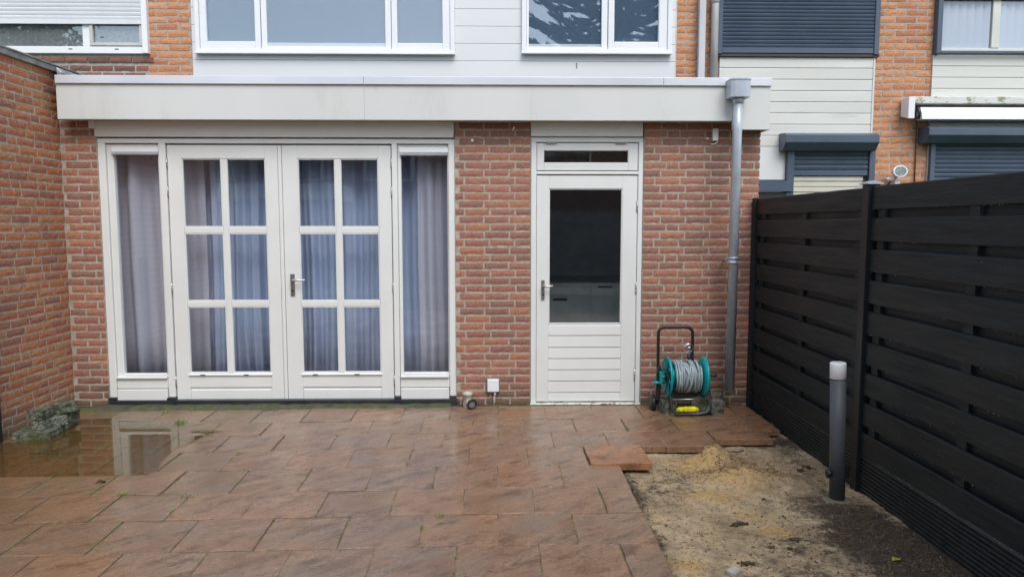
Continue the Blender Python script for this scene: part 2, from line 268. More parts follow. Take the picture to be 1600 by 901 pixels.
# ---------------------------------------------------------------- mesh helpers
class MB:
    def __init__(s): s.v = []; s.f = []; s.sm = []
    def box(s, x0, x1, y0, y1, z0, z1):
        if x1 < x0: x0, x1 = x1, x0
        if y1 < y0: y0, y1 = y1, y0
        if z1 < z0: z0, z1 = z1, z0
        b = len(s.v); s.v += [(x0, y0, z0), (x1, y0, z0), (x1, y1, z0), (x0, y1, z0), (x0, y0, z1), (x1, y0, z1), (x1, y1, z1), (x0, y1, z1)]
        for q in ((0, 3, 2, 1), (4, 5, 6, 7), (0, 1, 5, 4), (1, 2, 6, 5), (2, 3, 7, 6), (3, 0, 4, 7)): s.f.append([b + i for i in q]); s.sm.append(False)
        return s
    def prism(s, prof, axis, a0, a1):
        """extrude closed 2-D profile along an axis; profile coordinates are the two other axes in order"""
        b = len(s.v); n = len(prof)
        def mk(p, a):
            return {'x': (a, p[0], p[1]), 'y': (p[0], a, p[1]), 'z': (p[0], p[1], a)}[axis]
        for a in (a0, a1): s.v += [mk(p, a) for p in prof]
        for i in range(n): j = (i + 1) % n; s.f.append([b + i, b + j, b + n + j, b + n + i]); s.sm.append(False)
        s.f.append([b + i for i in range(n)][::-1]); s.f.append([b + n + i for i in range(n)]); s.sm += [False, False]
        return s
    def tube(s, pts, r, n=12, cap=True):
        pts = [Vector(p) for p in pts]; b = len(s.v); rr = r if isinstance(r, (list, tuple)) else [r] * len(pts)
        up = None
        for i, p in enumerate(pts):
            d = (pts[min(i + 1, len(pts) - 1)] - pts[max(i - 1, 0)]).normalized()
            if up is None:
                up = Vector((0, 0, 1)) if abs(d.z) < .9 else Vector((0, 1, 0))
            u = d.cross(up).normalized(); up = u.cross(d).normalized()
            for k in range(n):
                a = 2 * math.pi * k / n; s.v.append(tuple(p + (u * math.cos(a) + up * math.sin(a)) * rr[i]))
        for i in range(len(pts) - 1):
            for k in range(n):
                k2 = (k + 1) % n; s.f.append([b + i * n + k, b + i * n + k2, b + (i + 1) * n + k2, b + (i + 1) * n + k]); s.sm.append(True)
        if cap:
            s.f.append([b + k for k in range(n)][::-1]); s.f.append([b + (len(pts) - 1) * n + k for k in range(n)]); s.sm += [False, False]
        return s
    def lathe(s, prof, c, axis='x', n=28):
        """profile of (position along axis, radius)"""
        b = len(s.v); c = Vector(c)
        for (a, r) in prof:
            for k in range(n):
                t = 2 * math.pi * k / n; q = (a, r * math.cos(t), r * math.sin(t))
                if axis == 'z': q = (q[1], q[2], q[0])
                if axis == 'y': q = (q[1], q[0], q[2])
                s.v.append(tuple(c + Vector(q)))
        for i in range(len(prof) - 1):
            for k in range(n):
                k2 = (k + 1) % n; s.f.append([b + i * n + k, b + i * n + k2, b + (i + 1) * n + k2, b + (i + 1) * n + k]); s.sm.append(True)
        return s
    def quad(s, a, b_, c, d):
        b = len(s.v); s.v += [tuple(a), tuple(b_), tuple(c), tuple(d)]; s.f.append([b, b + 1, b + 2, b + 3]); s.sm.append(False); return s
    def mesh(s, name, m):
        me = bpy.data.meshes.new(name); me.from_pydata(s.v, [], s.f); me.materials.append(m)
        me.polygons.foreach_set('use_smooth', s.sm)
        bm = bmesh.new(); bm.from_mesh(me); bmesh.ops.recalc_face_normals(bm, faces=bm.faces); bm.to_mesh(me); bm.free(); me.update(); return me
    def build(s, name, m, parent=None, bevel=0, seg=1):
        o = bpy.data.objects.new(name, s.mesh(name, m)); COL.objects.link(o)
        if parent is not None: o.parent = parent; o.matrix_parent_inverse = Matrix.Identity(4); put(o, parent)
        if bevel:
            md = o.modifiers.new('bevel', 'BEVEL'); md.width = bevel; md.segments = seg; md.limit_method = 'ANGLE'; md.angle_limit = R(40)
        return o
def wloc(o):
    v = Vector(o.location)
    while o.parent is not None: o = o.parent; v = v + Vector(o.location)
    return v
def put(o, parent):      # geometry is given in world metres; cancel the parents' offset
    o.location = -wloc(parent)
def tag(o, label=None, cat=None, group=None, kind=None):
    if label: o['label'] = label
    if cat: o['category'] = cat
    if group: o['group'] = group
    if kind: o['kind'] = kind
    return o
def empty(name, loc, label=None, cat=None, group=None):
    o = bpy.data.objects.new(name, None); COL.objects.link(o); o.location = loc; o.empty_display_size = .1
    return tag(o, label, cat, group)
def link(name, me, parent, loc, rz=0, scale=(1, 1, 1)):
    o = bpy.data.objects.new(name, me); COL.objects.link(o)
    if parent is not None: o.parent = parent; o.location = Vector(loc) - wloc(parent)
    else: o.location = loc
    o.rotation_euler = (0, 0, rz) if not hasattr(rz, '__len__') else rz; o.scale = scale; return o

# ---------------------------------------------------------------- bricks
def brick_geo(rnd, L=1.0, H=.0495, D=.09):
    """front face at y=0 looking to -y, rough edges; x from -L/2 to L/2 (unit length, scaled)"""
    nx, nz = 6, 3; v = []; f = []
    for j in range(nz):
        for i in range(nx):
            x = -L / 2 + L * i / (nx - 1); z = -H / 2 + H * j / (nz - 1); edge = i in (0, nx - 1) or j in (0, nz - 1)
            y = .0022 + rnd.uniform(-.001, .0012) if edge else rnd.uniform(-.0016, .001)
            if edge: x += rnd.uniform(-.006, .006) * (1 if i in (0, nx - 1) else 0); z += rnd.uniform(-.003, .0026) * (1 if j in (0, nz - 1) else 0)
            if rnd.random() < .06 and edge: y += .0022
            v.append((x, y, z))
    for j in range(nz - 1):
        for i in range(nx - 1): a = j * nx + i; f.append((a, a + 1, a + nx + 1, a + nx))
    ring = [i for i in range(nx)] + [nx - 1 + nx * j for j in range(1, nz)] + [nx * (nz - 1) + i for i in range(nx - 2, -1, -1)] + [nx * j for j in range(nz - 2, 0, -1)]
    b = len(v); v += [(v[i][0], D, v[i][2]) for i in ring]; n = len(ring)
    for k in range(n): k2 = (k + 1) % n; f.append((ring[k2], ring[k], b + k, b + k2))
    return v, f
_bv = {}
def brick_meshes(m):
    if m.name not in _bv:
        rnd = random.Random(3); l = []
        for k in range(10):
            v, f = brick_geo(rnd); me = bpy.data.meshes.new('brick'); me.from_pydata(v, [], f); me.materials.append(m); me.update(); l.append(me)
        _bv[m.name] = l
    return _bv[m.name]
def in_view(p):
    q = CM.transposed() @ (p - CAMP)
    if q.z > -.1: return False
    x, y = q.x / -q.z * FPX, q.y / -q.z * FPX
    return abs(x) < 815 and abs(y) < 465
def course(u0, u1, off, pitch, seq, joint):
    """cut one course into bricks between u0 and u1"""
    out = []; u = u0 - off; k = 0
    while u < u1:
        l = pitch * seq[k % len(seq)]; a, b = max(u, u0), min(u + l - joint, u1); k += 1
        if b - a > .03: out.append((a, b))
        u += l
    return out
def lay(parent, axis, plane, spans, z0, z1, cp, pitch, m, bonds, joint=.015, limit=300, rnd=None, h=.0495, chip=None):
    """spans(z) -> list of (u0,u1) free stretches at height z.  Bricks as parts, overflow as one mass."""
    rnd = rnd or random.Random(5); L = []
    n = int((z1 - z0) / cp + .5)
    for r in range(n):
        z = z0 + cp * (r + .5); off, seq = bonds[r % len(bonds)]
        for (a, b) in spans(z):
            base = a
            for (p, q) in course(base - pitch, b, off * pitch + rnd.uniform(0, .012), pitch, seq, joint):
                p2, q2 = max(p, a), min(q, b)
                if q2 - p2 < .028: continue
                L.append((r, (p2 + q2) / 2, z + rnd.uniform(-.0015, .0015), q2 - p2, rnd.uniform(-.0025, .001), rnd.uniform(-.006, .006)))
    def pos(t): return Vector((t[1], plane + t[4], t[2])) if axis == 'x' else Vector((plane - t[4], t[1], t[2]))
    vis = [t for t in L if in_view(pos(t))]; vis.sort(key=lambda t: (pos(t) - CAMP).length - t[3]); keep = vis[:limit]; ks = set(id(t) for t in keep)
    ms = brick_meshes(m); rz = 0 if axis == 'x' else R(90)
    for i, t in enumerate(keep):
        link('brick', ms[rnd.randrange(len(ms))], parent, pos(t), (0, t[5] if axis == 'x' else t[5], rz), (t[3], 1, h / .0495))
    rest = [t for t in L if id(t) not in ks]
    if rest:
        V = []; F = []
        for t in rest:
            v, f = brick_geo(rnd); b = len(V); p = pos(t)
            for (x, y, z) in v:
                x *= t[3]; z *= h / .0495
                V.append((p.x + x, p.y + y, p.z + z) if axis == 'x' else (p.x - y, p.y + x, p.z + z))
            F += [tuple(b + i for i in q) for q in f]
        me = bpy.data.meshes.new('brick_courses'); me.from_pydata(V, [], F); me.materials.append(m); me.update()
        o = bpy.data.objects.new('brick_courses', me); COL.objects.link(o); o.parent = parent; put(o, parent); o['kind'] = 'stuff'
    return L
# ================================================================ GROUND
FX = X0(1188, 425)                                   # not used for placing; fence line is measured on the ground
FENX = 2.225
WALX = PG(112, 640).x if abs(PG(112, 640).x) < 5 else -3.7
WALX = X0(106, 425)
g = MB(); g.quad((-60, -60, -.13), (60, -60, -.13), (60, 60, -.13), (-60, 60, -.13)); tag(g.build('ground', LAWN), kind='structure')

patio = MB()
EDGE = .80
patio.box(WALX - .02, EDGE - .02, -6.6, .02, -.12, -.004); patio.box(EDGE - .0199, FENX - .06, -.78, .0199, -.12, -.0065).box(EDGE - .0198, 1.58, -1.10, -.7801, -.12, -.0067)
patio = patio.build('patio', JOINT); tag(patio, kind='structure')

def zrow(py): return PG(778, py).y
rows_px = [(634, 655), (655, 674.5), (674.5, 698.6), (698.6, 727), (727, 762), (762, 801.5), (801.5, 850.7)]
rows = [(zrow(b), zrow(a)) for a, b in rows_px]      # (near y, far y)
y = rows[-1][0]
while y > -6.3: rows.append((y - .384, y)); y -= .384
slabm = []
def slab_mesh(wd, dp, rnd, th=.045, m=None):
    nx = ny = 5; v = []; f = []; ch = .0025
    for j in range(ny):
        for i in range(nx):
            x = -wd / 2 + wd * i / (nx - 1); yy = -dp / 2 + dp * j / (ny - 1); e = i in (0, nx - 1) or j in (0, ny - 1)
            z = -ch + rnd.uniform(-.001, .0005) if e else rnd.uniform(-.0006, .0006)
            if e and 0 < i < nx - 1: yy += rnd.uniform(-.0025, .0025)
            if e and 0 < j < ny - 1: x += rnd.uniform(-.0025, .0025)
            if not e:                                   # pull the inner ring out to make a narrow chamfer
                if i == 1: x = -wd / 2 + .005
                if i == nx - 2: x = wd / 2 - .005
                if j == 1: yy = -dp / 2 + .005
                if j == ny - 2: yy = dp / 2 - .005
            v.append((x, yy, z))
    for j in range(ny - 1):
        for i in range(nx - 1): a = j * nx + i; f.append((a, a + 1, a + nx + 1, a + nx))
    ring = [i for i in range(nx)] + [nx - 1 + nx * j for j in range(1, ny)] + [nx * (ny - 1) + i for i in range(nx - 2, -1, -1)] + [nx * j for j in range(ny - 2, 0, -1)]
    b = len(v); v += [(v[i][0], v[i][1], -th) for i in ring]; n = len(ring)
    for k in range(n): k2 = (k + 1) % n; f.append((ring[k2], ring[k], b + k, b + k2))
    me = bpy.data.meshes.new('paving_slab'); me.from_pydata(v, [], f); me.materials.append(m or SLAB); me.polygons.foreach_set('use_smooth', [False] * (16 + n)); me.update(); return me
sr = random.Random(11); _sc = {}
def slab_get(wd, dp, m=None):
    k = (round(wd, 2), round(dp, 3), m.name if m else ''); l = _sc.setdefault(k, [])
    if len(l) < 4: l.append(slab_mesh(k[0], k[1], sr, m=m)); return l[-1]
    return sr.choice(l)
def skew(x): return -.031 * max(0, -x)
JG = .0050; jointpts = []
for ri, (yn, yf) in enumerate(rows):
    dp = yf - yn; off = 0 if ri % 2 == 0 else .2
    xr = EDGE if ri > 3 else 1.0
    if ri == 0 or ri == 1: xr = FENX - .05
    if ri == 2: xr = 1.6
    if ri >= 4: xr = EDGE
    k = -12
    xs = []
    while True:
        a = off + .4 * k; b = a + .4; k += 1
        if a >= xr - .03: break
        if b <= WALX + .03: continue
        xs.append((max(a, WALX + .012), min(b, xr)))
    for (a, b) in xs:
        wd = b - a - JG; d2 = dp - JG
        if wd < .04: continue
        cx, cy = (a + b) / 2, (yn + yf) / 2 + skew((a + b) / 2)
        z = sr.uniform(-.002, .002); rz = .031 if cx < 0 else 0
        rx, ry = sr.uniform(-.003, .003), sr.uniform(-.003, .003)
        if ri == 3 and a > .55:                        # the loose slab lifted on the edge
            o = link('paving_slab', slab_mesh(.405, .375, sr, m=SLABR), patio, (cx + .012, cy - .02, .016), (.012, -.004, .01)); o['label'] = 'orange-brown slab lying loose and slightly raised at the sand edge'; continue
        link('paving_slab', slab_get(wd, d2, SLABN if ri <= 3 and cx > .45 else None), patio, (cx, cy, z), (rx, ry, rz + sr.uniform(-.003, .003)))
        jointpts.append((b, yn + skew(b), yf + skew(b)))
# cut slab against the fence, third row
ya, yb = PG(1160, 686).y, rows[2][1]
link('paving_slab', slab_mesh(.43, (yb - ya) - .01, sr, m=SLABN), patio, (1.6 + .22, (ya + yb) / 2, 0), (0, .004, 0))

# mossy concrete strip in front of the french doors
def rough_strip(name, x0, x1, y0, y1, z, m, seed=1, amp=.012, nx=60):
    v = []; f = []; ny = 5; rnd = random.Random(seed)
    for j in range(ny):
        for i in range(nx):
            x = x0 + (x1 - x0) * i / (nx - 1); t = j / (ny - 1); yl = y0 + skew(x) * .8 + noise.noise((x * 3, seed, 0)) * .02
            v.append((x, yl + (y1 - yl) * t, z * min(1, t * 3 + .1) + noise.noise((x * 14, t * 5, seed)) * amp * min(1, t * 4)))
    for j in range(ny - 1):
        for i in range(nx - 1): a = j * nx + i; f.append((a, a + 1, a + nx + 1, a + nx))
    b = len(v); v += [(v[i][0], v[i][1], -.05) for i in range(nx)]
    for i in range(nx - 1): f.append((b + i, b + i + 1, i + 1, i))
    me = bpy.data.meshes.new(name); me.from_pydata(v, [], f); me.materials.append(m); me.polygons.foreach_set('use_smooth', [True] * len(f)); me.update()
    o = bpy.data.objects.new(name, me); COL.objects.link(o); return o
tag(rough_strip('concrete_strip', X0(165, 630), X0(706, 630), -.10, .06, .018, STRIP, 4), kind='structure')

# puddle: a sheet of rain water lying in the low slabs
def puddle(cx, cy, rx, ry, seed, z):
    n = 48; V = [(cx, cy, z)]
    for i in range(n):
        a = 2 * math.pi * i / n; r = 1 + .42 * noise.noise((math.cos(a) * 1.3 + seed, math.sin(a) * 1.3, seed)) + .10 * noise.noise((math.cos(a) * 5 + seed, math.sin(a) * 5, 1))
        V.append((cx + rx * r * math.cos(a), cy + ry * r * math.sin(a), z))
    me = bpy.data.meshes.new('puddle'); me.from_pydata(V, [], [(0, 1 + i, 1 + (i + 1) % n) for i in range(n)]); me.materials.append(WATER); me.update()
    o = bpy.data.objects.new('puddle', me); COL.objects.link(o); tag(o, kind='structure'); return o
# main puddle has straight edges where it meets the row joints
pp = []
for (px, py) in [(60, 716), (0, 722), (0, 745), (60, 744), (180, 742), (232, 741), (246, 731), (255, 718), (276, 699), (296, 692), (286, 684), (322, 678), (352, 672), (332, 667), (300, 665), (318, 660), (300, 656), (250, 656), (205, 660), (150, 652), (118, 655), (110, 662), (85, 674), (55, 686), (20, 690), (0, 692)]:
    p = PG(px, py, .0045); pp.append(p)
me = bpy.data.meshes.new('puddle'); bm = bmesh.new()
vs = [bm.verts.new(p) for p in pp[2:]]; bm.faces.new(vs); bmesh.ops.triangulate(bm, faces=bm.faces); bm.to_mesh(me); bm.free(); me.materials.append(WATER)
o = bpy.data.objects.new('puddle', me); COL.objects.link(o); tag(o, kind='structure')

# ---------------------------------------------------------------- sand bed
nx, ny = 150, 330; x0, x1 = EDGE - .10, FENX + .02; ya, yb = -6.6, -.40
V = []; soil = []; F = []
mound = [(PG(1116, 712), .17, .12, .125), (PG(1160, 736), .26, .15, .075), (PG(1085, 745), .25, .12, .015)]
for j in range(ny):
    for i in range(nx):
        x = x0 + (x1 - x0) * i / (nx - 1); yv = ya + (yb - ya) * j / (ny - 1)
        h = -.058 + .014 * noise.noise((x * 2, yv * 2, 0)) + .010 * noise.noise((x * 9, yv * 9, 3)) + .006 * noise.noise((x * 32, yv * 32, 5)) + .0035 * noise.noise((x * 70, yv * 70, 6))
        for c, a, b, ht in mound:
            d = ((x - c.x) / a) ** 2 + ((yv - c.y) / b) ** 2; h += ht * math.exp(-d * 1.4) * (1 + .25 * noise.noise((x * 22, yv * 22, 1)))
        if yv > -1.13 and x < 1.61: h = min(h, -.052)
        # soil share
        s = .13 + .34 * noise.noise((x * 2.3, yv * 2.3, 9)) + .16 * noise.noise((x * 9, yv * 9, 4))
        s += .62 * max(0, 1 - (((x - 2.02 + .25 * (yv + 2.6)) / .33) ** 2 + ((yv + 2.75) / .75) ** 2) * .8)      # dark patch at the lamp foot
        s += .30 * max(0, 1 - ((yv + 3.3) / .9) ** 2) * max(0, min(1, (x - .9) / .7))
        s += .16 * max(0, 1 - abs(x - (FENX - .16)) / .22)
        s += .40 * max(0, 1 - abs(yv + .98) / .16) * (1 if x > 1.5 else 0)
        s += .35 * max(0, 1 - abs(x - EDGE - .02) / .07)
        gld = 0
        for (qx, qy, qr) in [(1095, 715, .30), (1140, 735, .34), (1180, 790, .14), (1215, 815, .13), (1075, 865, .13), (1110, 760, .22), (1210, 725, .15)]:
            p = PG(qx, qy); gld = max(gld, 1 - math.hypot(x - p.x, (yv - p.y) * 1.3) / qr)
        gld = max(0, min(1, gld * 1.4 + .4 * noise.noise((x * 7, yv * 7, 2)))) * .85
        if gld > .3: s -= .25 * gld
        V.append((x, yv, h)); soil.append((max(0, min(1, s)), gld, 0, 1))
for j in range(ny - 1):
    for i in range(nx - 1): a = j * nx + i; F.append((a, a + 1, a + nx + 1, a + nx))
me = bpy.data.meshes.new('sand_bed'); me.from_pydata(V, [], F); me.materials.append(SAND); me.polygons.foreach_set('use_smooth', [True] * len(F))
ca = me.color_attributes.new('soil', 'FLOAT_COLOR', 'POINT'); ca.data.foreach_set('color', [c for t in soil for c in t]); me.update()
o = bpy.data.objects.new('sand_bed', me); COL.objects.link(o); tag(o, kind='structure')
def sand_z(x, yv):
    i = int((x - x0) / (x1 - x0) * (nx - 1)); j = int((yv - ya) / (yb - ya) * (ny - 1)); i = max(0, min(nx - 1, i)); j = max(0, min(ny - 1, j)); return V[j * nx + i][2]
def soil_s(x, yv):
    i = int((x - x0) / (x1 - x0) * (nx - 1)); j = int((yv - ya) / (yb - ya) * (ny - 1)); i = max(0, min(nx - 1, i)); j = max(0, min(ny - 1, j)); return soil[j * nx + i]

def lumps(name, pts, m, seed=0):
    """rough little octa-lumps (x,y,z,r)"""
    rnd = random.Random(seed); V = []; F = []
    base = [(1, 0, 0), (0, 1, 0), (-1, 0, 0), (0, -1, 0), (0, 0, 1), (0, 0, -1)]
    fc = [(0, 1, 4), (1, 2, 4), (2, 3, 4), (3, 0, 4), (1, 0, 5), (2, 1, 5), (3, 2, 5), (0, 3, 5)]
    for (x, yv, z, r) in pts:
        b = len(V); a = rnd.uniform(0, 6.28); ca_, sa = math.cos(a), math.sin(a); sx, sy, sz = rnd.uniform(.7, 1.5), rnd.uniform(.6, 1.1), rnd.uniform(.4, .9)
        for q in base:
            qx, qy, qz = q[0] * sx + rnd.uniform(-.25, .25), q[1] * sy + rnd.uniform(-.25, .25), q[2] * sz + rnd.uniform(-.15, .15)
            V.append((x + r * (qx * ca_ - qy * sa), yv + r * (qx * sa + qy * ca_), z + r * qz))
        F += [tuple(b + i for i in f) for f in fc]
    me = bpy.data.meshes.new(name); me.from_pydata(V, [], F); me.materials.append(m); me.update()
    o = bpy.data.objects.new(name, me); COL.objects.link(o); tag(o, kind='stuff'); return o
SOILM = mat('soil_clod', (.10, .070, .045), (.032, .023, .015), .9, 40); SANDC = mat('sand_clod', (.40, .27, .13), (.11, .068, .033), .9, 22); PEB = mat('pale_pebble', (.45, .42, .36), (.3, .28, .24), .7, 20)
rn = random.Random(21); A = []; B = []; C = []
while len(A) < 8000:
    x, yv = rn.uniform(EDGE + .03, FENX - .03), rn.uniform(-3.8, -.85); s = soil_s(x, yv)
    if rn.random() < (s[0] ** 2.2) * 1.5 + .012: A.append((x, yv, sand_z(x, yv), rn.choice([.002, .003, .004, .005, .006, .008]) * (2 if rn.random() < .015 else 1)))
mc = PG(1125, 715)
while len(B) < 1700:
    x, yv = rn.gauss(mc.x + .06, .17), rn.gauss(mc.y - .10, .11)
    if yv < -.82 - (0 if x > 1.6 else .0) and x > EDGE: B.append((x, yv, sand_z(x, yv) + .002, rn.uniform(.003, .011)))
for i in range(420):
    x, yv = rn.uniform(EDGE + .03, FENX - .03), rn.uniform(-3.6, -.9); C.append((x, yv, sand_z(x, yv) + .001, rn.uniform(.0015, .004) * (2.2 if rn.random() < .03 else 1)))
D = []
while len(D) < 4200:
    x, yv = rn.uniform(EDGE + .03, FENX - .02), rn.uniform(-3.8, -.9); s = soil_s(x, yv)
    if rn.random() < .12 + .5 * s[0]: D.append((x, yv, sand_z(x, yv), rn.uniform(.002, .007)))
lumps('soil_crumbs', D, mat('brown_crumb', (.20, .145, .09), (.10, .075, .05), .9, 60), 7)
lumps('soil_clods', A, SOILM, 1); lumps('sand_clods', B, SANDC, 2); lumps('pebbles', C, PEB, 3)
# moss and short grass growing in the slab joints
mo = []; gr = MB(); rn = random.Random(8)
for (jx, a, b) in jointpts:
    if a < -4.4 or noise.noise((jx * 1.7, a * 1.7, 4)) < -.15 and jx < 2: continue
    dens = 9 if -1.2 < jx < .9 and a < -1.3 else 4
    for k in range(int(dens * rn.uniform(.0, 2.6))):
        yv = rn.uniform(a, b) ; mo.append((jx + rn.uniform(-.004, .004) , yv, -.006 + rn.uniform(0, .004), rn.uniform(.002, .006)))
        if rn.random() < .5:
            for q in range(4):
                an = rn.uniform(0, 6.28); h = rn.uniform(.006, .02); bx, by = jx + rn.uniform(-.005, .005), yv + rn.uniform(-.01, .01); dx, dy = math.cos(an) * .0015, math.sin(an) * .0015
                lx, ly = rn.uniform(-.008, .008), rn.uniform(-.008, .008)
                gr.quad((bx - dx, by - dy, -.006), (bx + dx, by + dy, -.006), (bx + lx + dx * .3, by + ly + dy * .3, h), (bx + lx - dx * .3, by + ly - dy * .3, h))
for ri, (yn, yf) in enumerate(rows[:10]):
    if ri in (1, 3): continue
    for k in range(150 if ri in (6, 7) else 50):
        x = rn.uniform(-3.2, .75)
        if noise.noise((x * 2.2, yn, 2)) < .0: continue
        mo.append((x, yn + skew(x) + rn.uniform(-.003, .003), -.006 + rn.uniform(0, .004), rn.uniform(.003, .007)))
for k in range(200):
    x = rn.uniform(X0(175, 630), X0(700, 630)); mo.append((x, rn.uniform(-.09, .03) + skew(x) * .6, .012, rn.uniform(.004, .011)))
for k in range(90): mo.append((WALX + rn.uniform(.0, .05), rn.uniform(-1.3, -.05), 0, rn.uniform(.006, .014)))

lumps('joint_moss', mo, MOSS, 5)
for (px, py, n, hh) in [(283, 661, 45, .05), (258, 645, 18, .04), (300, 640, 12, .03), (230, 664, 10, .03), (1345, 1, 0, 0), (192, 773, 22, .03), (294, 776, 20, .03), (688, 806, 25, .02), (573, 775, 10, .02)]:
    p = PG(px, py)
    for q in range(n):
        an = rn.uniform(0, 6.28); h = hh * rn.uniform(.4, 1); bx, by = p.x + rn.gauss(0, .022), p.y + rn.gauss(0, .012); dx, dy = math.cos(an) * .0022, math.sin(an) * .0022; lx, ly = rn.gauss(0, .02), rn.gauss(0, .02)
        gr.quad((bx - dx, by - dy, 0), (bx + dx, by + dy, 0), (bx + lx + dx * .3, by + ly, h), (bx + lx - dx * .3, by + ly, h))
tag(gr.build('joint_grass', GRASSM), kind='stuff')
# ================================================================ EXTENSION
ext = empty('house_extension', (0, 0, 0), 'low flat-roofed brick extension with white fascia, french doors and a back door', 'building')
ZT = Z0(188, 770)                                    # top of brick piers
xL, xA = X0(106), X0(161)                            # left pier
xB, xC = X0(711.5), X0(829)                          # middle pier
xD, xE = X0(1003.5), X0(1181)                        # right pier
for a, b in ((xL - .02, xA), (xB, xC), (xD, xE)): MB().box(a, b, .0045, .24, -.1, ZT - .003).build('mortar_bed', MORTAR, ext)
MB().box(xE - .24, xE, .2405, 1.09, -.1, ZT - .003).build('mortar_bed', MORTAR, ext)
lay(ext, 'x', 0.0, lambda z: [(xB + .004, xC - .004)], -.01, ZT, .0665, .218, BR_EXT, [(.80, [1]), (.57, [1])], limit=120, rnd=random.Random(31))
lay(ext, 'x', 0.0, lambda z: [(xD + .004, xE + .006)], -.01, ZT, .0665, .218, BR_EXT, [(.28, [1]), (.03, [1, .5, 1, 1]), (.26, [1]), (.04, [1, 1, .5, 1])], limit=140, rnd=random.Random(34))
lay(ext, 'x', 0.0, lambda z: [(xL + .004, xA - .004)], -.01, ZT, .0665, .218, BR_EXT, [(.33, [1]), (.84, [1])], limit=40, rnd=random.Random(33))
# right flank of the extension
lay(ext, 'y', xE + .004, lambda z: [(.1, 1.1)], -.01, ZT, .0665, .218, BR_EXT, [(0, [1]), (.5, [1])], limit=0, rnd=random.Random(32))
# fascia (overhanging), lower return at the right end, metal trim
YF = -.16
fxa, fxj, fxb, fxc = X0(88, 155, YF), X0(569, 155, YF), X0(1145, 155, YF), X0(1204, 155, YF)
fz1 = Z0(129, 640, YF); fz0 = Z0(188, 640, YF); fz2 = Z0(203, 1180, YF)
def board(nm, x0_, x1_, z0_, z1_, y0=YF, y1=YF + .022, m=FASCIA): return MB().box(x0_, x1_, y0, y1, z0_, z1_).build(nm, m, ext, .003)
board('fascia_board', fxa, fxj - .001, fz0, fz1); board('fascia_board', fxj - .0004, fxb, fz0, fz1); board('fascia_board', fxb + .001, fxc, fz2, fz1 - .002, YF - .002, YF + .02)
MB().box(fxa + .002, xE - .002, YF + .0225, .26, fz0 + .012, fz0 + .035).build('soffit', FASCIA, ext)
MB().box(fxc - .02, fxc, YF + .0205, 1.08, fz2, fz1 - .002).build('side_fascia', FASCIA, ext, .003)
MB().box(fxa, fxa + .02, YF + .0225, -.0, fz0, fz1).build('side_fascia', FASCIA, ext)
MB().box(fxa, fxc - .021, YF + .0225, 1.09, fz1 - .03, fz1 + .02).build('flat_roof', ROOF, ext)
tz1 = Z0(119, 640, YF - .02); tz0 = Z0(132, 640, YF - .02)
for a, b in ((X0(85, 125, YF - .02), fxj), (fxj + .002, X0(1037, 125, YF - .02)), (X0(1037.5, 125, YF - .02), X0(1207, 125, YF - .02))):
    MB().prism([(YF - .018, tz0), (YF - .013, tz0), (YF - .013, tz1 - .02), (YF + .05, tz1 - .028), (YF + .05, tz1 - .022), (YF - .008, tz1), (YF - .018, tz1 - .004)], 'x', a, b).build('roof_trim', ALU, ext, .0015)
MB().box(fxc - .02, fxc + .012, YF + .051, 1.08, tz0 + .01, tz1 - .03).build('roof_trim', ALU, ext)
# head boards over the frames
MB().box(X0(148, 205), X0(709, 205), -.012, .05, Z0(214.5, 430), fz0 + .011).build('head_board', PAINT, ext, .004)
MB().box(X0(829.5, 205), X0(1004.5, 205), -.012, .05, Z0(213.5, 915), fz0 + .011).build('head_board', PAINT, ext, .004)
MB().box(X0(141, 195), X0(150, 195), -.03, .03, Z0(201, 145), fz0 + .011).build('trim_block', PAINT, ext, .003)

FY = .012                                            # front of the outer frame
zTopF = Z0(216, 430) ; zBotF = Z0(620, 430)
def jambs(lst, z0_, z1_, y0=FY, y1=.10):
    mb = MB()
    for a, b in lst: mb.box(a, b, y0, y1, z0_, z1_)
    return mb
# left unit: outer frame
jl = [(X0(161), X0(172)), (X0(254.5), X0(265)), (X0(614), X0(622.5)), (X0(701.5), X0(711.5))]
fr = jambs(jl, zBotF, Z0(224, 430)); fr.box(jl[0][0], jl[-1][1], FY, .10, Z0(224, 430), zTopF - .002)
fr.box(jl[0][1], jl[1][0], .05, .10, zBotF, zBotF + .03); fr.box(jl[2][1], jl[3][0], .05, .10, zBotF, zBotF + .03)
fr.build('door_frame', PAINT, ext, .004)
# rebate behind the leaves
MB().box(jl[1][1], jl[1][1] + .02, .075, .099, zBotF, Z0(224, 430)).box(jl[2][0] - .02, jl[2][0], .075, .099, zBotF, Z0(224, 430)).box(jl[1][1] + .02, jl[2][0] - .02, .075, .099, Z0(232, 430), Z0(224, 430)).build('frame_rebate', PAINT, ext)
zb0, zb1 = Z0(637, 430), Z0(623.5, 430)
MB().box(X0(172, 630), X0(714, 630), -.03, .12, zb0 - .02, zb1).box(X0(170, 625), jl[0][1] + .005, -.012, .10, zb1 + .001, zBotF - .001).box(jl[1][0] - .01, jl[1][1] + .006, -.012, .1, zb1 + .001, zBotF - .001).box(jl[2][0] - .004, jl[2][1] + .01, -.012, .1, zb1 + .001, zBotF - .001).box(jl[3][0] - .004, jl[3][1] + .004, -.012, .1, zb1 + .001, zBotF - .001).build('door_base', DARK, ext, .003)

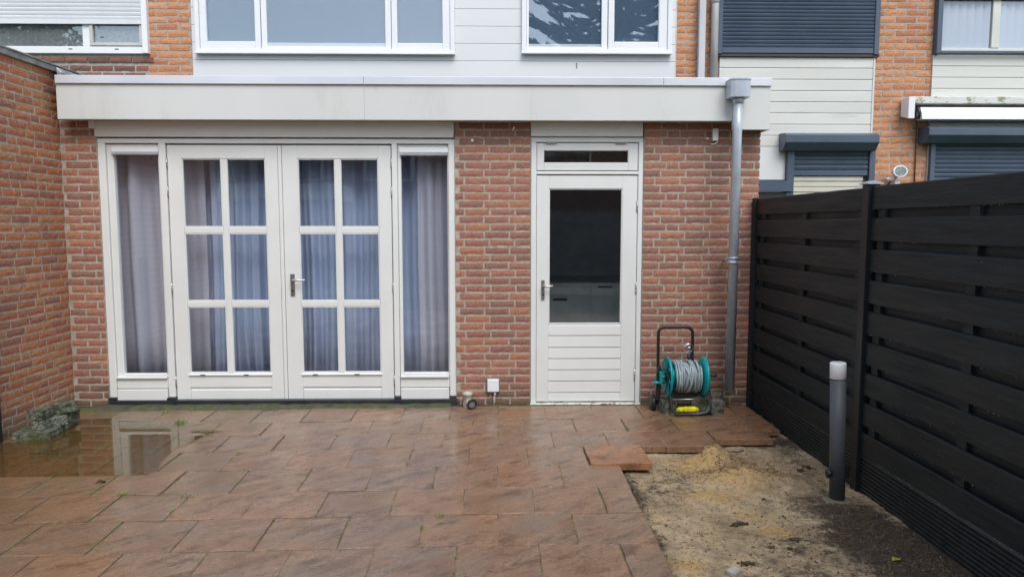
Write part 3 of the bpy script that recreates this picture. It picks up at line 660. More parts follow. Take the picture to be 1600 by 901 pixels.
def pane(parent, x0_, x1_, z0_, z1_, yv, m=GLASS): return MB().box(x0_ - .004, x1_ + .004, yv, yv + .006, z0_ - .004, z1_ + .004).build('pane', m, parent)
def side_window(xa, xb, gx0, gx1, lab):
    zt = Z0(225, 430); zg1, zg0 = Z0(243, 430), Z0(584, 430); zr = Z0(591, 430); zm = Z0(607, 430); zz = Z0(625.5, 430)
    mb = MB(); y0, y1 = .034, .085
    mb.box(xa, gx0, y0, y1, zr, zt).box(gx1, xb, y0, y1, zr, zt).box(gx0, gx1, y0, y1, Z0(229, 430), zt)
    mb.box(gx0, gx1, y0, y1, zg0 - .02, zg0)
    o = mb.build('side_window', PAINT, ext, .004); o['label'] = lab
    MB().box(xa + .004, xb - .004, -.004, y1, zr, zg0 - .0205).build('sill', PAINT, o, .006, 2)
    MB().box(xa + .001, xb - .001, .016, .08, zm + .004, zr - .002).build('plank', PAINT, o, .004)
    MB().box(xa + .004, xb - .004, .002, .08, zz, zm - .002).build('plank', PAINT, o, .005)
    pane(o, gx0, gx1, zg0, Z0(242, 430), .06)
    MB().prism([(.02, Z0(237, 430)), (.034, Z0(240.5, 430)), (.05, Z0(240.5, 430)), (.05, Z0(229, 430)), (.03, Z0(229, 430))], 'x', gx0 - .012, gx1 + .012).build('vent_strip', PVCW, o, .002)
    MB().box(gx0 - .008, gx1 + .008, .012, .034, Z0(242.5, 430), Z0(241, 430)).build('vent_lip', STEEL, o)
side_window(jl[0][1] + .002, jl[1][0] - .002, X0(183), X0(253) - .008, 'narrow left side window with lilac drapes behind')
side_window(jl[2][1] + .002, jl[3][0] - .002, X0(628), X0(699.5), 'narrow right side window with pale drapes behind')

def hinge(parent, x, z, yv, h=.085):
    mb = MB(); mb.tube([(x, yv, z - h / 2), (x, yv, z + h / 2)], .0065, 8)
    for k in range(-1, 2): mb.tube([(x, yv, z + k * h * .3 - .003), (x, yv, z + k * h * .3 + .003)], .0085, 8)
    mb.build('hinge', STEEL, parent)
def lever(parent, x, z0_, z1_, yv, zl, length=.115, hw=.019, key=True):
    mb = MB().box(x - hw, x + hw, yv - .009, yv, z0_, z1_); mb.build('handle_plate', STEEL, parent, .003)
    mb = MB().tube([(x, yv - .008, zl), (x, yv - .05, zl)], .010, 12).tube([(x, yv - .045, zl), (x + .02, yv - .052, zl + .001), (x + length, yv - .05, zl + .004), (x + length + .006, yv - .04, zl + .004)], [.010, .010, .008, .0075], 10)
    mb.build('door_handle', STEEL, parent)
    MB().lathe([(0, .001), (0, .009), (-.003, .009), (-.003, .001)], (x, yv - .0095, z0_ + .05), 'y', 12).build('keyhole', BLACKP, parent)
def french(xa, xb, gx, lab):
    """xa..xb leaf; gx = (g0,g1,g2,g3) glass columns"""
    zt = Z0(226.5, 430); gz = [(Z0(355, 430), Z0(247.5, 430)), (Z0(471, 430), Z0(364.5, 430)), (Z0(583.5, 430), Z0(479.5, 430))]; zz = Z0(625, 430)
    y0, y1 = .028, .074
    mb = MB(); mb.box(xa, gx[0], y0, y1, zz, zt).box(gx[3], xb, y0, y1, zz, zt)
    mb.box(gx[0], gx[3], y0, y1, gz[0][1], zt)                      # top rail
    zl = Z0(606, 430); mb.box(gx[0], gx[3], y0, y1, zl + .002, gz[2][0])
    o = mb.build('french_door', PAINT, ext, .003); o['label'] = lab
    b2 = MB()
    for a, b in ((gz[1][1], gz[0][0]), (gz[2][1], gz[1][0])): b2.box(gx[0] + .0005, gx[1], y0 + .004, y1 - .004, a, b).box(gx[2], gx[3] - .0005, y0 + .004, y1 - .004, a, b)
    b2.box(gx[1], gx[2], y0 + .003, y1 - .003, gz[2][0] + .0005, gz[0][1] - .0005); b2.build('glazing_bars', PAINT, o, .005, 2)
    MB().box(gx[0] + .001, gx[3] - .001, y0 - .001, y1 - .01, zz + .001, Z0(609, 430)).build('plank', PAINT, o, .005)
    MB().box(gx[0] + .001, gx[3] - .001, y0 + .012, y1 - .012, Z0(609, 430), zl + .002).build('panel_groove', PAINT, o)
    MB().prism([(y0 - .014, gz[2][0] - .016), (y0, gz[2][0] - .018), (y0, gz[2][0] - .002), (y0 - .012, gz[2][0] - .008)], 'x', gx[0] - .01, gx[3] + .01).build('weather_bar', PAINT, o)
    for (a, b) in gz:
        for c, d in ((gx[0], gx[1]), (gx[2], gx[3])):
            pane(o, c, d, a, b, .055)
            MB().box(c, d, y0 + .006, .0545, a, a + .010).box(c, c + .009, y0 + .006, .0545, a + .0105, b).box(d - .009, d, y0 + .006, .0545, a + .0105, b).box(c + .0095, d - .0095, y0 + .006, .0545, b - .009, b).build('glazing_bead', PAINT, o, .002)
    for c, d in ((gx[0], gx[1]), (gx[2], gx[3])):
        m_ = c + (d - c) * .38; MB().box(m_ - .03, m_ + .012, y0 - .0165, y0 - .012, gz[2][0] - .016, gz[2][0] - .008).build('drain_slot', BLACKP, o)
    return o, zt, zz
d1, zt, zz = french(X0(266.5), X0(437.0), (X0(288), X0(349), X0(357), X0(417.5)), 'left french door with six blue-curtained panes and no handle')
d2, zt, zz = french(X0(443.8), X0(612.5), (X0(467.5), X0(525.5), X0(533.5), X0(592.5)), 'right french door with six panes and a steel lever handle')
MB().box(X0(437.6), X0(443.2), .022, .072, zz, zt).build('astragal', PAINT, ext, .004)
for z in (Z0(254, 430), Z0(299, 430), Z0(450, 430), Z0(596, 430)):
    hinge(d1, X0(265.8), z, .024); hinge(d2, X0(613.2), z, .024)
lever(d2, X0(455.5), Z0(463, 455), Z0(428, 455), .028, Z0(438, 455))

# right unit: frame, transom, back door
bx0, bx1 = X0(829.5), X0(1003)
fz = Z0(629, 915)
jm = [(bx0, X0(838)), (X0(995.5), bx1)]
fb = jambs(jm, fz, Z0(222, 915)); fb.box(bx0, bx1, FY, .10, Z0(222, 915), Z0(214.5, 915)); fb.box(jm[0][1], jm[1][0], FY, .10, Z0(272.5, 915), Z0(267.5, 915))
fb.build('back_door_frame', PAINT, ext, .004)
tr = MB(); a, b = jm[0][1] + .003, jm[1][0] - .003; z1_, z0_ = Z0(223, 915), Z0(266, 915); g0, g1, h0, h1 = X0(850.5, 245), X0(982.5, 245), Z0(253.5, 915), Z0(235, 915)
tr.box(a, g0, .024, .07, z0_, z1_).box(g1, b, .024, .07, z0_, z1_).box(g0, g1, .024, .07, h1, z1_).box(g0, g1, .024, .07, z0_, h0)
tr = tr.build('transom_window', PAINT, ext, .004); pane(tr, g0, g1, h0, h1, .052)
for px in (862, 971): MB().box(X0(px - 8, 222), X0(px + 8, 222), .008, .022, Z0(224.5, 915), Z0(222.5, 915)).build('hinge', STEEL, tr)
dz1, dz0 = Z0(274, 915), Z0(627.5, 915); g0, g1, h0, h1 = X0(857.5), X0(972), Z0(507, 915), Z0(294.5, 915)
bd = MB().box(a, g0, .022, .068, dz0, dz1).box(g1, b, .022, .068, dz0, dz1).box(g0, g1, .022, .068, h1, dz1)
bd = bd.build('back_door', PAINT, ext, .003)
pane(bd, g0, g1, h0, h1, .050)
MB().box(g0, g1, .028, .0495, h0, h0 + .011).box(g0, g0 + .009, .028, .0495, h0 + .0115, h1).box(g1 - .009, g1, .028, .0495, h0 + .0115, h1).box(g0 + .0095, g1 - .0095, .028, .0495, h1 - .009, h1).build('glazing_bead', PAINT, bd, .002)
ys = [508, 525, 543.5, 561, 578.5, 596, 614, 628]
for i in range(7):
    zt_, zb_ = Z0(ys[i], 915), Z0(ys[i + 1], 915); MB().prism([(.036, zb_ + .0035), (.036, zt_), (.030, zt_), (.026, zt_ - .005), (.021, zb_ + .007), (.024, zb_ + .0035)], 'x', g0 + .0005, g1 - .0005).build('plank', PAINT, bd)
MB().box(g0, g1, .036, .06, dz0, h0 - .0005).build('door_back', PAINT, bd)
MB().box(bx0 - .005, bx1 + .003, -.022, .09, -.02, fz - .001).build('threshold', PAINT_OLD, ext, .006, 2)
for z in (Z0(322, 990), Z0(450, 990), Z0(586, 990)): hinge(bd, X0(994.6), z, .018, .1)
lever(bd, X0(848.5), Z0(469, 848), Z0(437.5, 848), .022, Z0(447.5, 848), .085, .015)

# interior shell: living room and kitchen
rb = MB(); RX0, RX1, RZ1 = xL + .1, xE - .1, ZT
rb.box(RX0, RX1, 3.6, 3.65, 0, RZ1); rb.box(RX0 - .05, RX0, .245, 3.6, 0, RZ1); rb.box(RX1, RX1 + .05, .245, 3.6, 0, RZ1); rb.box(.0, .06, .245, 3.6, 0, RZ1)
rb.build('inner_wall', ROOMD, ext)
MB().box(RX0, RX1, .125, 3.6, -.02, .04).build('inner_floor', ROOMD, ext)
MB().box(RX0, RX1, .245, 3.6, ZT - .05, ZT).box(X0(150), X0(712), .102, .244, Z0(232, 430), ZT).box(X0(829), X0(1004), .102, .244, Z0(224, 915), ZT).build('inner_ceiling', ROOM, ext)

def curtain(x0_, x1_, yv, m, lab, seed, fold=.055, amp=.030, grp='curtains behind the french doors'):
    rnd = random.Random(seed); n = int((x1_ - x0_) / .006); V = []; F = []; ph = [rnd.uniform(0, 6) for _ in range(5)]; zs = [2.36, 1.9, 1.2, .6, .07]
    for j, z in enumerate(zs):
        for i in range(n + 1):
            x = x0_ + (x1_ - x0_) * i / n; k = 1 + .10 * j
            wv = math.sin(x / fold * 2 + 1.4 * math.sin(x * 6 + ph[0]) + ph[1]) + .5 * math.sin(x / fold * 4.3 + ph[2] + 1.2 * math.sin(x * 11)) + .3 * math.sin(x / fold * .7 + ph[3])
            wv = math.copysign(abs(wv) ** .75, wv)
            V.append((x + .010 * math.sin(j * 1.3 + x * 5), yv + amp * k * wv + .005 * math.sin(j * 2 + x * 9), z))
    for j in range(len(zs) - 1):
        for i in range(n): a = j * (n + 1) + i; F.append((a, a + 1, a + n + 2, a + n + 1))
    me = bpy.data.meshes.new('curtain'); me.from_pydata(V, [], F); me.materials.append(m); me.polygons.foreach_set('use_smooth', [True] * len(F)); me.update()
    o = bpy.data.objects.new('curtain', me); COL.objects.link(o); tag(o, lab, 'curtain', grp); md = o.modifiers.new('t', 'SOLIDIFY'); md.thickness = .0015
curtain(X0(172, 425, .24), X0(322, 425, .24), .24, DRAPE, 'lilac-grey drape hanging behind the leftmost narrow window', 1, .10, .035)
curtain(X0(312, 425, .33), X0(440, 425, .33), .33, SHEER, 'blue sheer curtain behind the left french door', 2, .05)
curtain(X0(441, 425, .33), X0(664, 425, .33), .33, SHEER, 'blue sheer curtain behind the right french door with the handle', 5, .06)
curtain(X0(655, 425, .24), X0(714, 425, .24), .24, DRAPE, 'pale lilac drape behind the narrow window beside the brick pier', 4, .09, .03)
# kitchen units seen through the back door
kc = empty('kitchen_cabinet', (1.0, 2.6, .04), 'grey kitchen base cabinets under a dark worktop seen through the door glass', 'cabinet')
MB().box(.1, 2.1, 1.92, 2.5, .04, .92).build('carcass', CAB, kc)
MB().box(.08, 2.12, 1.88, 2.5, .921, .96).build('worktop', BLACKP, kc, .003)
kx = [PY(856, 470, 1.9).x, PY(923, 470, 1.9).x, PY(960, 470, 1.9).x]
MB().box(kx[0], kx[1] - .003, 1.9, 1.918, .78, .915).build('drawer_front', CAB, kc, .002); MB().box(kx[0], kx[1] - .003, 1.9, 1.918, .10, .775).build('cabinet_door', CAB, kc, .002)
MB().box(kx[1] + .003, kx[2], 1.9, 1.918, .10, .915).build('cabinet_door', CAB, kc, .002)
MB().box(kx[0] + .06, kx[0] + .22, 1.88, 1.9, .715, .735).build('cabinet_handle', BLACKP, kc); MB().box(kx[1] + .08, kx[1] + .24, 1.88, 1.9, .86, .88).build('cabinet_handle', BLACKP, kc)

# ================================================================ SMALL FITTINGS
# down pipe with hopper
dp = empty('downpipe', (X0(1140, 600, -.07), -.07, .1), 'zinc rain pipe with a square hopper, standing right of the back door', 'rain pipe')
yp = YF - .085; hx0, hx1, hz0, hz1 = X0(1138.5, 140, yp), X0(1169.5, 140, yp), Z0(152, 1153, yp - .05), Z0(123, 1153, yp - .05); hc = (hx0 + hx1) / 2
pr = []
for (dx, dy) in ((-1, -.75), (-.5, -1), (.5, -1), (1, -.75), (1, 1), (-1, 1)): pr.append((hc + dx * (hx1 - hx0) / 2, yp + dy * .068))
MB().prism(pr, 'z', hz0, hz1).prism([(hc + (p[0] - hc) * 1.05, yp + (p[1] - yp) * 1.06) for p in pr], 'z', hz1 - .012, hz1 + .004).build('hopper', ZINC, dp, .003)
pt, pb = PY(1153, 165, yp), PY(1140, 611, yp + .03)
rp_ = .0385
MB().tube([(hc, yp, hz0 + .01), (hc, yp, hz0 - .05)], [.05, rp_], 20).tube([(hc, yp, hz0 - .04), (pt.x, yp, pt.z - .2), (pb.x, yp + .03, pb.z)], rp_, 24).build('pipe', ZINC, dp)
pj = PY(1145, 406, yp + .015)
MB().lathe([(-.03, rp_), (-.03, rp_ + .007), (-.018, rp_ + .007), (-.012, rp_ + .003), (.008, rp_ + .003), (.012, rp_ + .009), (.024, rp_ + .009), (.024, rp_)], (pj.x, yp + .016, pj.z), 'z', 24).build('pipe_collar', ZINC, dp)
MB().box(pj.x - .012, pj.x + .012, yp + .045, .01, pj.z - .012, pj.z + .0).build('pipe_bracket', ZINC, dp)

jb = empty('junction_box', (X0(770, 600), 0, .3), 'small white square junction box low on the middle brick pier', 'junction box')
MB().box(X0(761.5, 600), X0(779.5, 600), -.045, .002, Z0(610.5, 770), Z0(591, 770)).build('box_body', PVCW, jb, .008, 3)
MB().box(X0(760.5, 600), X0(780.5, 600), -.022, .003, Z0(611.5, 770), Z0(590, 770)).build('box_base', mat('grey_plastic', (.25, .25, .25)), jb, .004)
q = Z0(613, 772); MB().tube([(X0(773.5, 612), -.018, q + .01), (X0(773.5, 612), -.018, q - .018)], .012, 10).build('cable_gland', PVCW, jb)
MB().tube([(X0(773, 612), -.012, q - .01), (X0(771.5, 625), -.011, Z0(636, 771))], .011, 10).build('conduit', mat('old_conduit', (.40, .36, .31)), jb)

ve = empty('vent_elbow', (X0(735, 645), -.1, 0), 'dirty white plastic pipe elbow standing on the slabs at the foot of the brick pier', 'pipe')
vx = X0(731, 640, -.09); DIRTW = mat('dirty_white_plastic', (.55, .53, .47), (.38, .35, .29), .5, 20)
MB().lathe([(.0, .040), (.02, .043), (.105, .043), (.108, .047), (.122, .047), (.125, .042), (.125, .033), (.03, .033)], (vx, -.09, 0), 'z', 22).build('riser', DIRTW, ve)
MB().tube([(vx, -.09, .05), (vx + .022, -.14, .047), (vx + .034, -.17, .046)], .036, 18).build('outlet', DIRTW, ve)
import mathutils
o = MB().lathe([(0, .034), (0, .042), (-.022, .042), (-.022, .034), (0, .034)], (0, 0, 0), 'y', 22).build('rubber_ring', BLACKP, ve); o.location = Vector((vx + .036, -.172, .046)) - wloc(ve); o.rotation_euler = (0, 0, R(25))
o = MB().lathe([(-.005, .001), (-.008, .02), (-.006, .033)], (0, 0, 0), 'y', 22).build('grille', mat('grille_grey', (.2, .2, .19)), ve); o.location = Vector((vx + .036, -.172, .046)) - wloc(ve); o.rotation_euler = (0, 0, R(25))

sl = empty('door_sensor', (X0(1117, 212), 0, 2.3), 'small white sensor box with a hanging cable stub under the fascia', 'sensor')
MB().box(X0(1113.5, 212, -.03), X0(1122, 212, -.03), -.045, .0, Z0(221, 1118), Z0(202, 1118)).build('sensor_body', PAINT, sl, .004)
MB().tube([(X0(1120, 222), -.02, Z0(221, 1118)), (X0(1119, 222), -.02, Z0(224, 1118)), (X0(1113, 222), -.012, Z0(226, 1118)), (X0(1110, 222), .0, Z0(225, 1118))], .005, 8).build('cable_stub', PVCW, sl)
MB().lathe([(0, .012), (-.012, .012), (-.016, .001)], (X0(1105, 217), 0, Z0(217, 1105)), 'y', 12).build('cable_cap', PVCW, sl)
hk = MB().tube([(X0(801, 204), .01, Z0(204, 801)), (X0(801, 204), -.03, Z0(204, 801)), (X0(803, 204), -.045, Z0(201, 801)), (X0(803, 204), -.045, Z0(199, 801))], .007, 8).build('wall_hook', PVCW); tag(hk, 'tiny white wall hook high on the middle brick pier', 'hook')
hk = MB().lathe([(0, .014), (-.01, .014), (-.014, .001)], (X0(738, 220), 0, Z0(220, 738)), 'y', 12).build('wall_plug', PVCW); tag(hk, 'small round white plug in a brick beside the french door head', 'plug')

# ================================================================ GARDEN WALL (left)
gw = empty('garden_wall', (WALX, -1, 0), 'tall red brick garden wall with grey coping along the left side', 'wall')
wt = PX(40, 92, WALX).z - .03; yw = -3.2
MB().box(WALX - .21, WALX - .0045, yw, 1.1, -.12, wt).build('mortar_bed', MORTAR, gw)
lay(gw, 'y', WALX, lambda z: [(yw, .0 if z < ZT else 1.09)], -.01, wt, .0665, .215, BR_WALL, [(0, [1]), (.25, [.5, 1, 1, .5, 1]), (.5, [1]), (.1, [1, .5, 1, .5]), (.62, [1, 1, .5])], limit=300, rnd=random.Random(41))
COPE = mat('grey_coping', (.30, .31, .30), (.20, .21, .20), .55, 8, bump=.5, bscale=30, c3=(.12, .14, .08), s3=6, t3=(.5, .7))
zc = wt + .002
for (a, b) in ((yw, -2.2), (-2.196, -1.2), (-1.196, -.10), (-.095, 1.1)): MB().box(WALX - .25, WALX + .022, a, b, zc, zc + .045).box(WALX - .25, WALX + .030, a, b, zc + .0455, zc + .06).build('coping_stone', COPE, gw, .003)
FLASH = mat('silver_flashing', (.5, .52, .55), (.2, .21, .23), .3, 14, metal=.8, bump=1, bscale=12, dist=.02)
MB().prism([(fxa - .0, tz1 - .01), (fxa + .12, tz1 - .01), (fxa + .03, tz1 + .035), (fxa - .0, tz1 + .07)], 'y', -.14, .2).build('flashing', FLASH, ext, .004)
pl = MB().box(X0(-20, 560, -1.06), PG(9.5, 688).x, -1.12, -1.03, 0, 1.25).build('fence_post', FENCEP, None, .004); pl.location.z = -.005; tag(pl, 'dark upright post at the left edge beside the red brick wall', 'post')

# pile of mossy concrete blocks
def block(name, c, sz, rot, m, lab, grp, seed, parent=None):
    rnd = random.Random(seed); bm = bmesh.new(); bmesh.ops.create_cube(bm, size=1); bmesh.ops.subdivide_edges(bm, edges=bm.edges, cuts=4, use_grid_fill=True)
    for v in bm.verts:
        p = v.co; r = 1 - .07 * max(0, (p.length - .62)); p2 = Vector((p.x * sz[0], p.y * sz[1], p.z * sz[2])) * r
        nz = noise.noise_vector(p * 4 + Vector((seed * 7, 0, 0))) * min(sz) * .07; v.co = p2 + nz
    me = bpy.data.meshes.new(name); bm.to_mesh(me); bm.free(); me.materials.append(m); me.polygons.foreach_set('use_smooth', [False] * len(me.polygons))
    o = bpy.data.objects.new(name, me); COL.objects.link(o); o.location = (c[0], c[1], c[2] + sz[2] / 2); o.rotation_euler = rot; tag(o, lab, 'block', grp); return o
PALEB = mat('pale_speckled_concrete', (.25, .26, .215), (.05, .055, .04), .9, 60, detail=10, bump=1, bscale=60, dist=.015, c3=(.07, .09, .04), s3=16, t3=(.56, .68), rand=1)
G1 = 'mossy concrete blocks piled against the garden wall'
wx = WALX
def pb_(px, py): return PG(px, py)
b1 = PG(52, 681); b2 = PG(80, 664)
block('concrete_block', (-3.45, -.90, 0), (.27, .19, .055), (0, 0, R(6)), MOSSY, 'broad flat mossy slab at the bottom front of the block pile', G1, 1)
block('concrete_block', (-3.42, -.62, 0), (.12, .30, .05), (0, 0, R(14)), PALEB, 'long flat grey block at the bottom of the pile nearest the corner', G1, 2)
block('concrete_block', (-3.425, -.88, .056), (.092, .10, .07), (0, 0, R(4)), PALEB, 'square block in the middle layer under the green-topped one', G1, 3)
block('concrete_block', (-3.352, -.80, .056), (.05, .11, .07), (0, 0, R(-30)), PALEB, 'small pale block in the middle of the pile', G1, 4)
block('concrete_block', (-3.345, -.66, .056), (.055, .13, .085), (0, 0, R(-20)), MOSSY, 'darker block on the right of the middle layer', G1, 5)
block('concrete_block', (-3.44, -.87, .136), (.125, .12, .07), (0, .03, R(-3)), MOSSY, 'green mossy block on top of the pile at the left', G1, 6)
block('concrete_block', (-3.345, -.72, .134), (.07, .15, .08), (0, -.06, R(-34)), MOSSY, 'mossy block on top of the pile at the right, tilted', G1, 7)

# ================================================================ HOSE REEL
hr = empty('hose_reel', (1.50, -.30, 0), 'teal and black hose reel cart with grey hose against the brick wall', 'hose reel')
HY = -.30
def hx(px, py=590): return PY(px, py, HY).x
def hz(py, px=1060): return PY(px, py, HY).z
zA = hz(587)
# handle loop with rounded corners
lx, rx = hx(1031, 530), hx(1085, 530); zt_ = hz(512); zr_ = .055
pts = [(lx - .002, HY + .05, .06), (lx, HY + .05, hz(600)), (lx, HY + .06, zt_ - zr_)]
for k in range(1, 6): a = R(18 * k); pts.append((lx + zr_ - zr_ * math.cos(a), HY + .06, zt_ - zr_ + zr_ * math.sin(a)))
for k in range(0, 6): a = R(18 * k); pts.append((rx - zr_ + zr_ * math.sin(a), HY + .06, zt_ - zr_ + zr_ * math.cos(a)))
pts += [(rx, HY + .05, hz(600)), (rx, HY + .05, .06)]
MB().tube(pts, .0135, 12).build('handle_loop', BLACKP, hr)
# front legs: U of tube resting on the slabs
fl, fr_ = hx(1044, 640), hx(1103, 640); 
pts = [(fl - .02, HY, zA), (fl - .005, HY - .08, .16), (fl, HY - .12, .05), (fl + .03, HY - .135, .014), (fr_ - .05, HY - .135, .014), (fr_ - .005, HY - .125, .04), (fr_ + .008, HY - .09, .12), (fr_ + .004, HY - .04, .22), (fr_ - .02, HY, zA)]
MB().tube(pts, .0125, 10).build('front_frame', BLACKP, hr)
MB().tube([(lx, HY + .05, .12), (rx, HY + .05, .12)], .008, 10).tube([(fl, HY - .09, .13), (fr_, HY - .085, .13)], .006, 8).build('cross_bar', STEEL, hr)
MB().prism([(lx - .03, .10), (lx + .005, .10), (lx + .03, zA + .02), (lx + .01, zA + .09), (lx - .02, zA + .06)], 'y', HY - .01, HY + .03).build('side_bracket', BLACKP, hr, .004)
# flanges: dished rims with spokes
fr0, fr1 = hx(1043), hx(1096)
for cx, sg, nm in ((hx(1047), -1, 'left'), (hx(1094), 1, 'right')):
    R0 = .163
    prof = [(sg * .0, .045), (sg * .012, .06), (sg * .018, .12), (sg * .030, R0 - .008), (sg * .036, R0), (sg * .024, R0 + .003), (sg * .012, R0 - .006), (sg * .002, .12), (sg * -.006, .06), (sg * -.006, .03)]
    o = MB().lathe(prof, (cx, HY - .01, zA), 'x', 40).build('drum_flange', TEAL, hr)
    mb = MB()
    for k in range(8):
        a = R(45 * k + 10); mb.tube([(cx + sg * .022, HY - .01 + .045 * math.cos(a), zA + .045 * math.sin(a)), (cx + sg * .036, HY - .01 + .15 * math.cos(a), zA + .15 * math.sin(a))], .006, 6)
    mb.build('flange_ribs', TEAL, o)
    MB().lathe([(sg * .05, .001), (sg * .05, .03), (sg * .01, .042), (sg * .0, .042)], (cx, HY - .01, zA), 'x', 20).build('hub', BLACKP, o)
MB().lathe([(0, .075), (hx(1094) - hx(1047), .075)], (hx(1047), HY - .01, zA), 'x', 24).build('drum', TEAL, hr)
# the wound hose: helix, two layers, top windings crossing loosely
c0, c1 = hx(1052), hx(1090); W = c1 - c0; rnd = random.Random(6)
def helix(rad, turns, ph=0, amp=0, seedk=0):
    pts = []; n = int(turns * 26)
    for i in range(n + 1):
        t = i / n; a = 2 * math.pi * turns * t + ph; x = c0 + W * t + amp * math.sin(a * .5 + seedk) + amp * .7 * math.sin(a * 1.3 + seedk * 2)
        rr = rad + .004 * math.sin(a * .37 + seedk) ; x = min(max(x, c0), c1)
        pts.append((x, HY - .01 - rr * math.cos(a), zA + rr * math.sin(a)))
    return pts
MB().tube(helix(.103, 15), .0078, 8).tube(helix(.116, 14, 1, .006, 1), .0075, 8).build('wound_hose', HOSE, hr)
MB().tube([(c1 - (p[0] - c0) * .8 - .02, p[1], p[2]) for p in helix(.129, 5, .5, .03, 3)], .0075, 8).tube([(c0 + (p[0] - c0) * .8 + .02, p[1], p[2]) for p in helix(.130, 4, 2.2, .035, 7)], .0075, 8).build('wound_hose', HOSE, hr)
# crank on the left
kx_ = hx(1033)
MB().tube([(kx_ + .03, HY - .02, zA), (kx_ - .005, HY - .03, zA)], .014, 10).prism([(HY - .045, zA + .04), (HY - .02, zA + .045), (HY - .02, zA - .055), (HY - .04, zA - .06)], 'x', kx_ - .02, kx_).tube([(kx_ - .01, HY - .03, zA - .05), (kx_ - .075, HY - .03, zA - .05)], [.011, .013], 12).build('crank', TEAL, hr, 0)
# wheels
for wx_, nm in ((hx(1023, 628), 'l'), (hx(1108, 628), 'r')):
    o = MB().lathe([(-.022, .02), (-.022, .055), (-.016, .066), (.016, .066), (.022, .055), (.022, .02)], (wx_, HY + .07, .067), 'x', 28).build('wheel', BLACKP, hr)
    MB().lathe([(-.024, .001), (-.026, .02), (-.0225, .045)], (wx_, HY + .07, .067), 'x', 20).build('wheel_hub', mat('hub_grey', (.06, .06, .06)), o)
MB().tube([(hx(1023, 628), HY + .07, .067), (hx(1108, 628), HY + .07, .067)], .007, 8).build('axle', STEEL, hr)
MB().prism([(HY - .02, .08), (HY + .02, .08), (HY + .06, .2), (HY + .02, .21)], 'x', fl + .01, fr_ - .03).build('lower_plate', mat('dark_tray', (.06, .055, .05)), hr)
# connector and lead hose on the right
cx_ = hx(1102, 586)
MB().lathe([(0, .012), (.02, .016), (.035, .016), (.04, .011), (.06, .011), (.066, .015), (.09, .014), (.095, .009)], (cx_, HY - .01, zA + .005), 'x', 14).build('tap_connector', BLACKP, hr)
p0 = (cx_ + .09, HY - .01, zA + .004)
MB().tube([p0, (p0[0] + .04, HY - .01, zA - .01), (p0[0] + .065, HY, zA - .06), (p0[0] + .07, HY + .01, zA - .14), (p0[0] + .05, HY + .03, zA - .20), (p0[0] + .02, HY + .05, zA - .22), (p0[0] - .02, HY + .06, zA - .2)], .006, 8).build('lead_hose', mat('green_grey_hose', (.10, .13, .12)), hr)
MB().tube([(fl + .14, HY - .13, .02), (fl + .2, HY - .14, .018), (fr_ - .04, HY - .14, .03), (fr_ + .0, HY - .10, .08), (fr_ + .0, HY - .06, .18), (fr_ - .02, HY - .03, .25)], .0095, 10).build('hose_end', mat('dark_hose', (.10, .11, .11), None, .4), hr)
# spray head hooked on the loop
sp_ = empty('spray_head', (hx(1076, 545), HY + .04, hz(560)), 'clear round spray head with black grip hooked onto the reel handle', 'sprayer')
sx_, sz_ = hx(1077, 545), hz(544)
MB().lathe([(-.02, .001), (-.022, .03), (-.012, .045), (.0, .047), (.004, .045), (.0, .03)], (sx_ - .004, HY + .03, sz_), 'y', 24).build('spray_disc', CLEAR, sp_)
MB().lathe([(-.03, .001), (-.03, .013), (.0, .016), (.01, .01)], (sx_ + .002, HY + .03, sz_ + .0), 'y', 16).build('spray_nozzle', STEEL, sp_)
MB().tube([(sx_ + .002, HY + .02, sz_ - .01), (sx_ + .003, HY + .022, sz_ - .06)], [.010, .012], 12).build('spray_neck', mat('chrome', (.7, .7, .7), None, .15, metal=1), sp_)
MB().tube([(sx_ + .003, HY + .022, sz_ - .055), (sx_ + .006, HY + .025, sz_ - .13)], [.015, .012], 12).build('spray_grip', BLACKP, sp_)
# yellow gloves under the reel
gm = bmesh.new(); rnd = random.Random(4)
def blob(c, r, sc, seed):
    g_ = bmesh.ops.create_icosphere(gm, subdivisions=3, radius=1)
    for v in g_['verts']:
        n_ = noise.noise(v.co * 2.2 + Vector((seed, 0, 0))); q = v.co * (1 + .45 * n_); v.co = Vector((c[0] + q.x * r * sc[0], c[1] + q.y * r * sc[1], c[2] + max(-.9, q.z) * r * sc[2]))
gx0 = hx(1059, 645)
for i, (dx, r, sc) in enumerate([(0, .026, (1.3, 1, .9)), (.04, .027, (1.2, 1, .9)), (.075, .026, (1, .9, 1)), (.105, .028, (1.1, .9, 1)), (.128, .022, (1, .8, 1.1)), (-.02, .013, (1.5, .7, .6)), (.06, .014, (2.2, .7, .5))]):
    blob((gx0 + dx, HY - .10, .024 + r * .8), r, sc, i * 3.3)
me = bpy.data.meshes.new('gloves'); gm.to_mesh(me); gm.free(); me.materials.append(YEL); me.polygons.foreach_set('use_smooth', [True] * len(me.polygons))
o = bpy.data.objects.new('gloves', me); COL.objects.link(o); tag(o, 'crumpled bright yellow gloves lying on the foot bar of the hose reel', 'gloves')
G2 = 'concrete lumps around the hose reel'
block('concrete_block', (hx(1042, 640), HY - .02, 0), (.11, .13, .11), (0, 0, .2), MOSSY, 'green stained concrete block at the left foot of the hose reel', G2, 12)
block('concrete_block', (hx(1100, 640) - .03, HY + .02, 0), (.17, .14, .14), (0, 0, -.1), CONC, 'grey concrete block behind the right foot of the hose reel', G2, 13)
block('concrete_block', (hx(1113, 640) - .01, HY - .05, 0), (.12, .14, .12), (0, .1, .5), CONC, 'rounded broken concrete lump at the right foot of the hose reel', G2, 14)
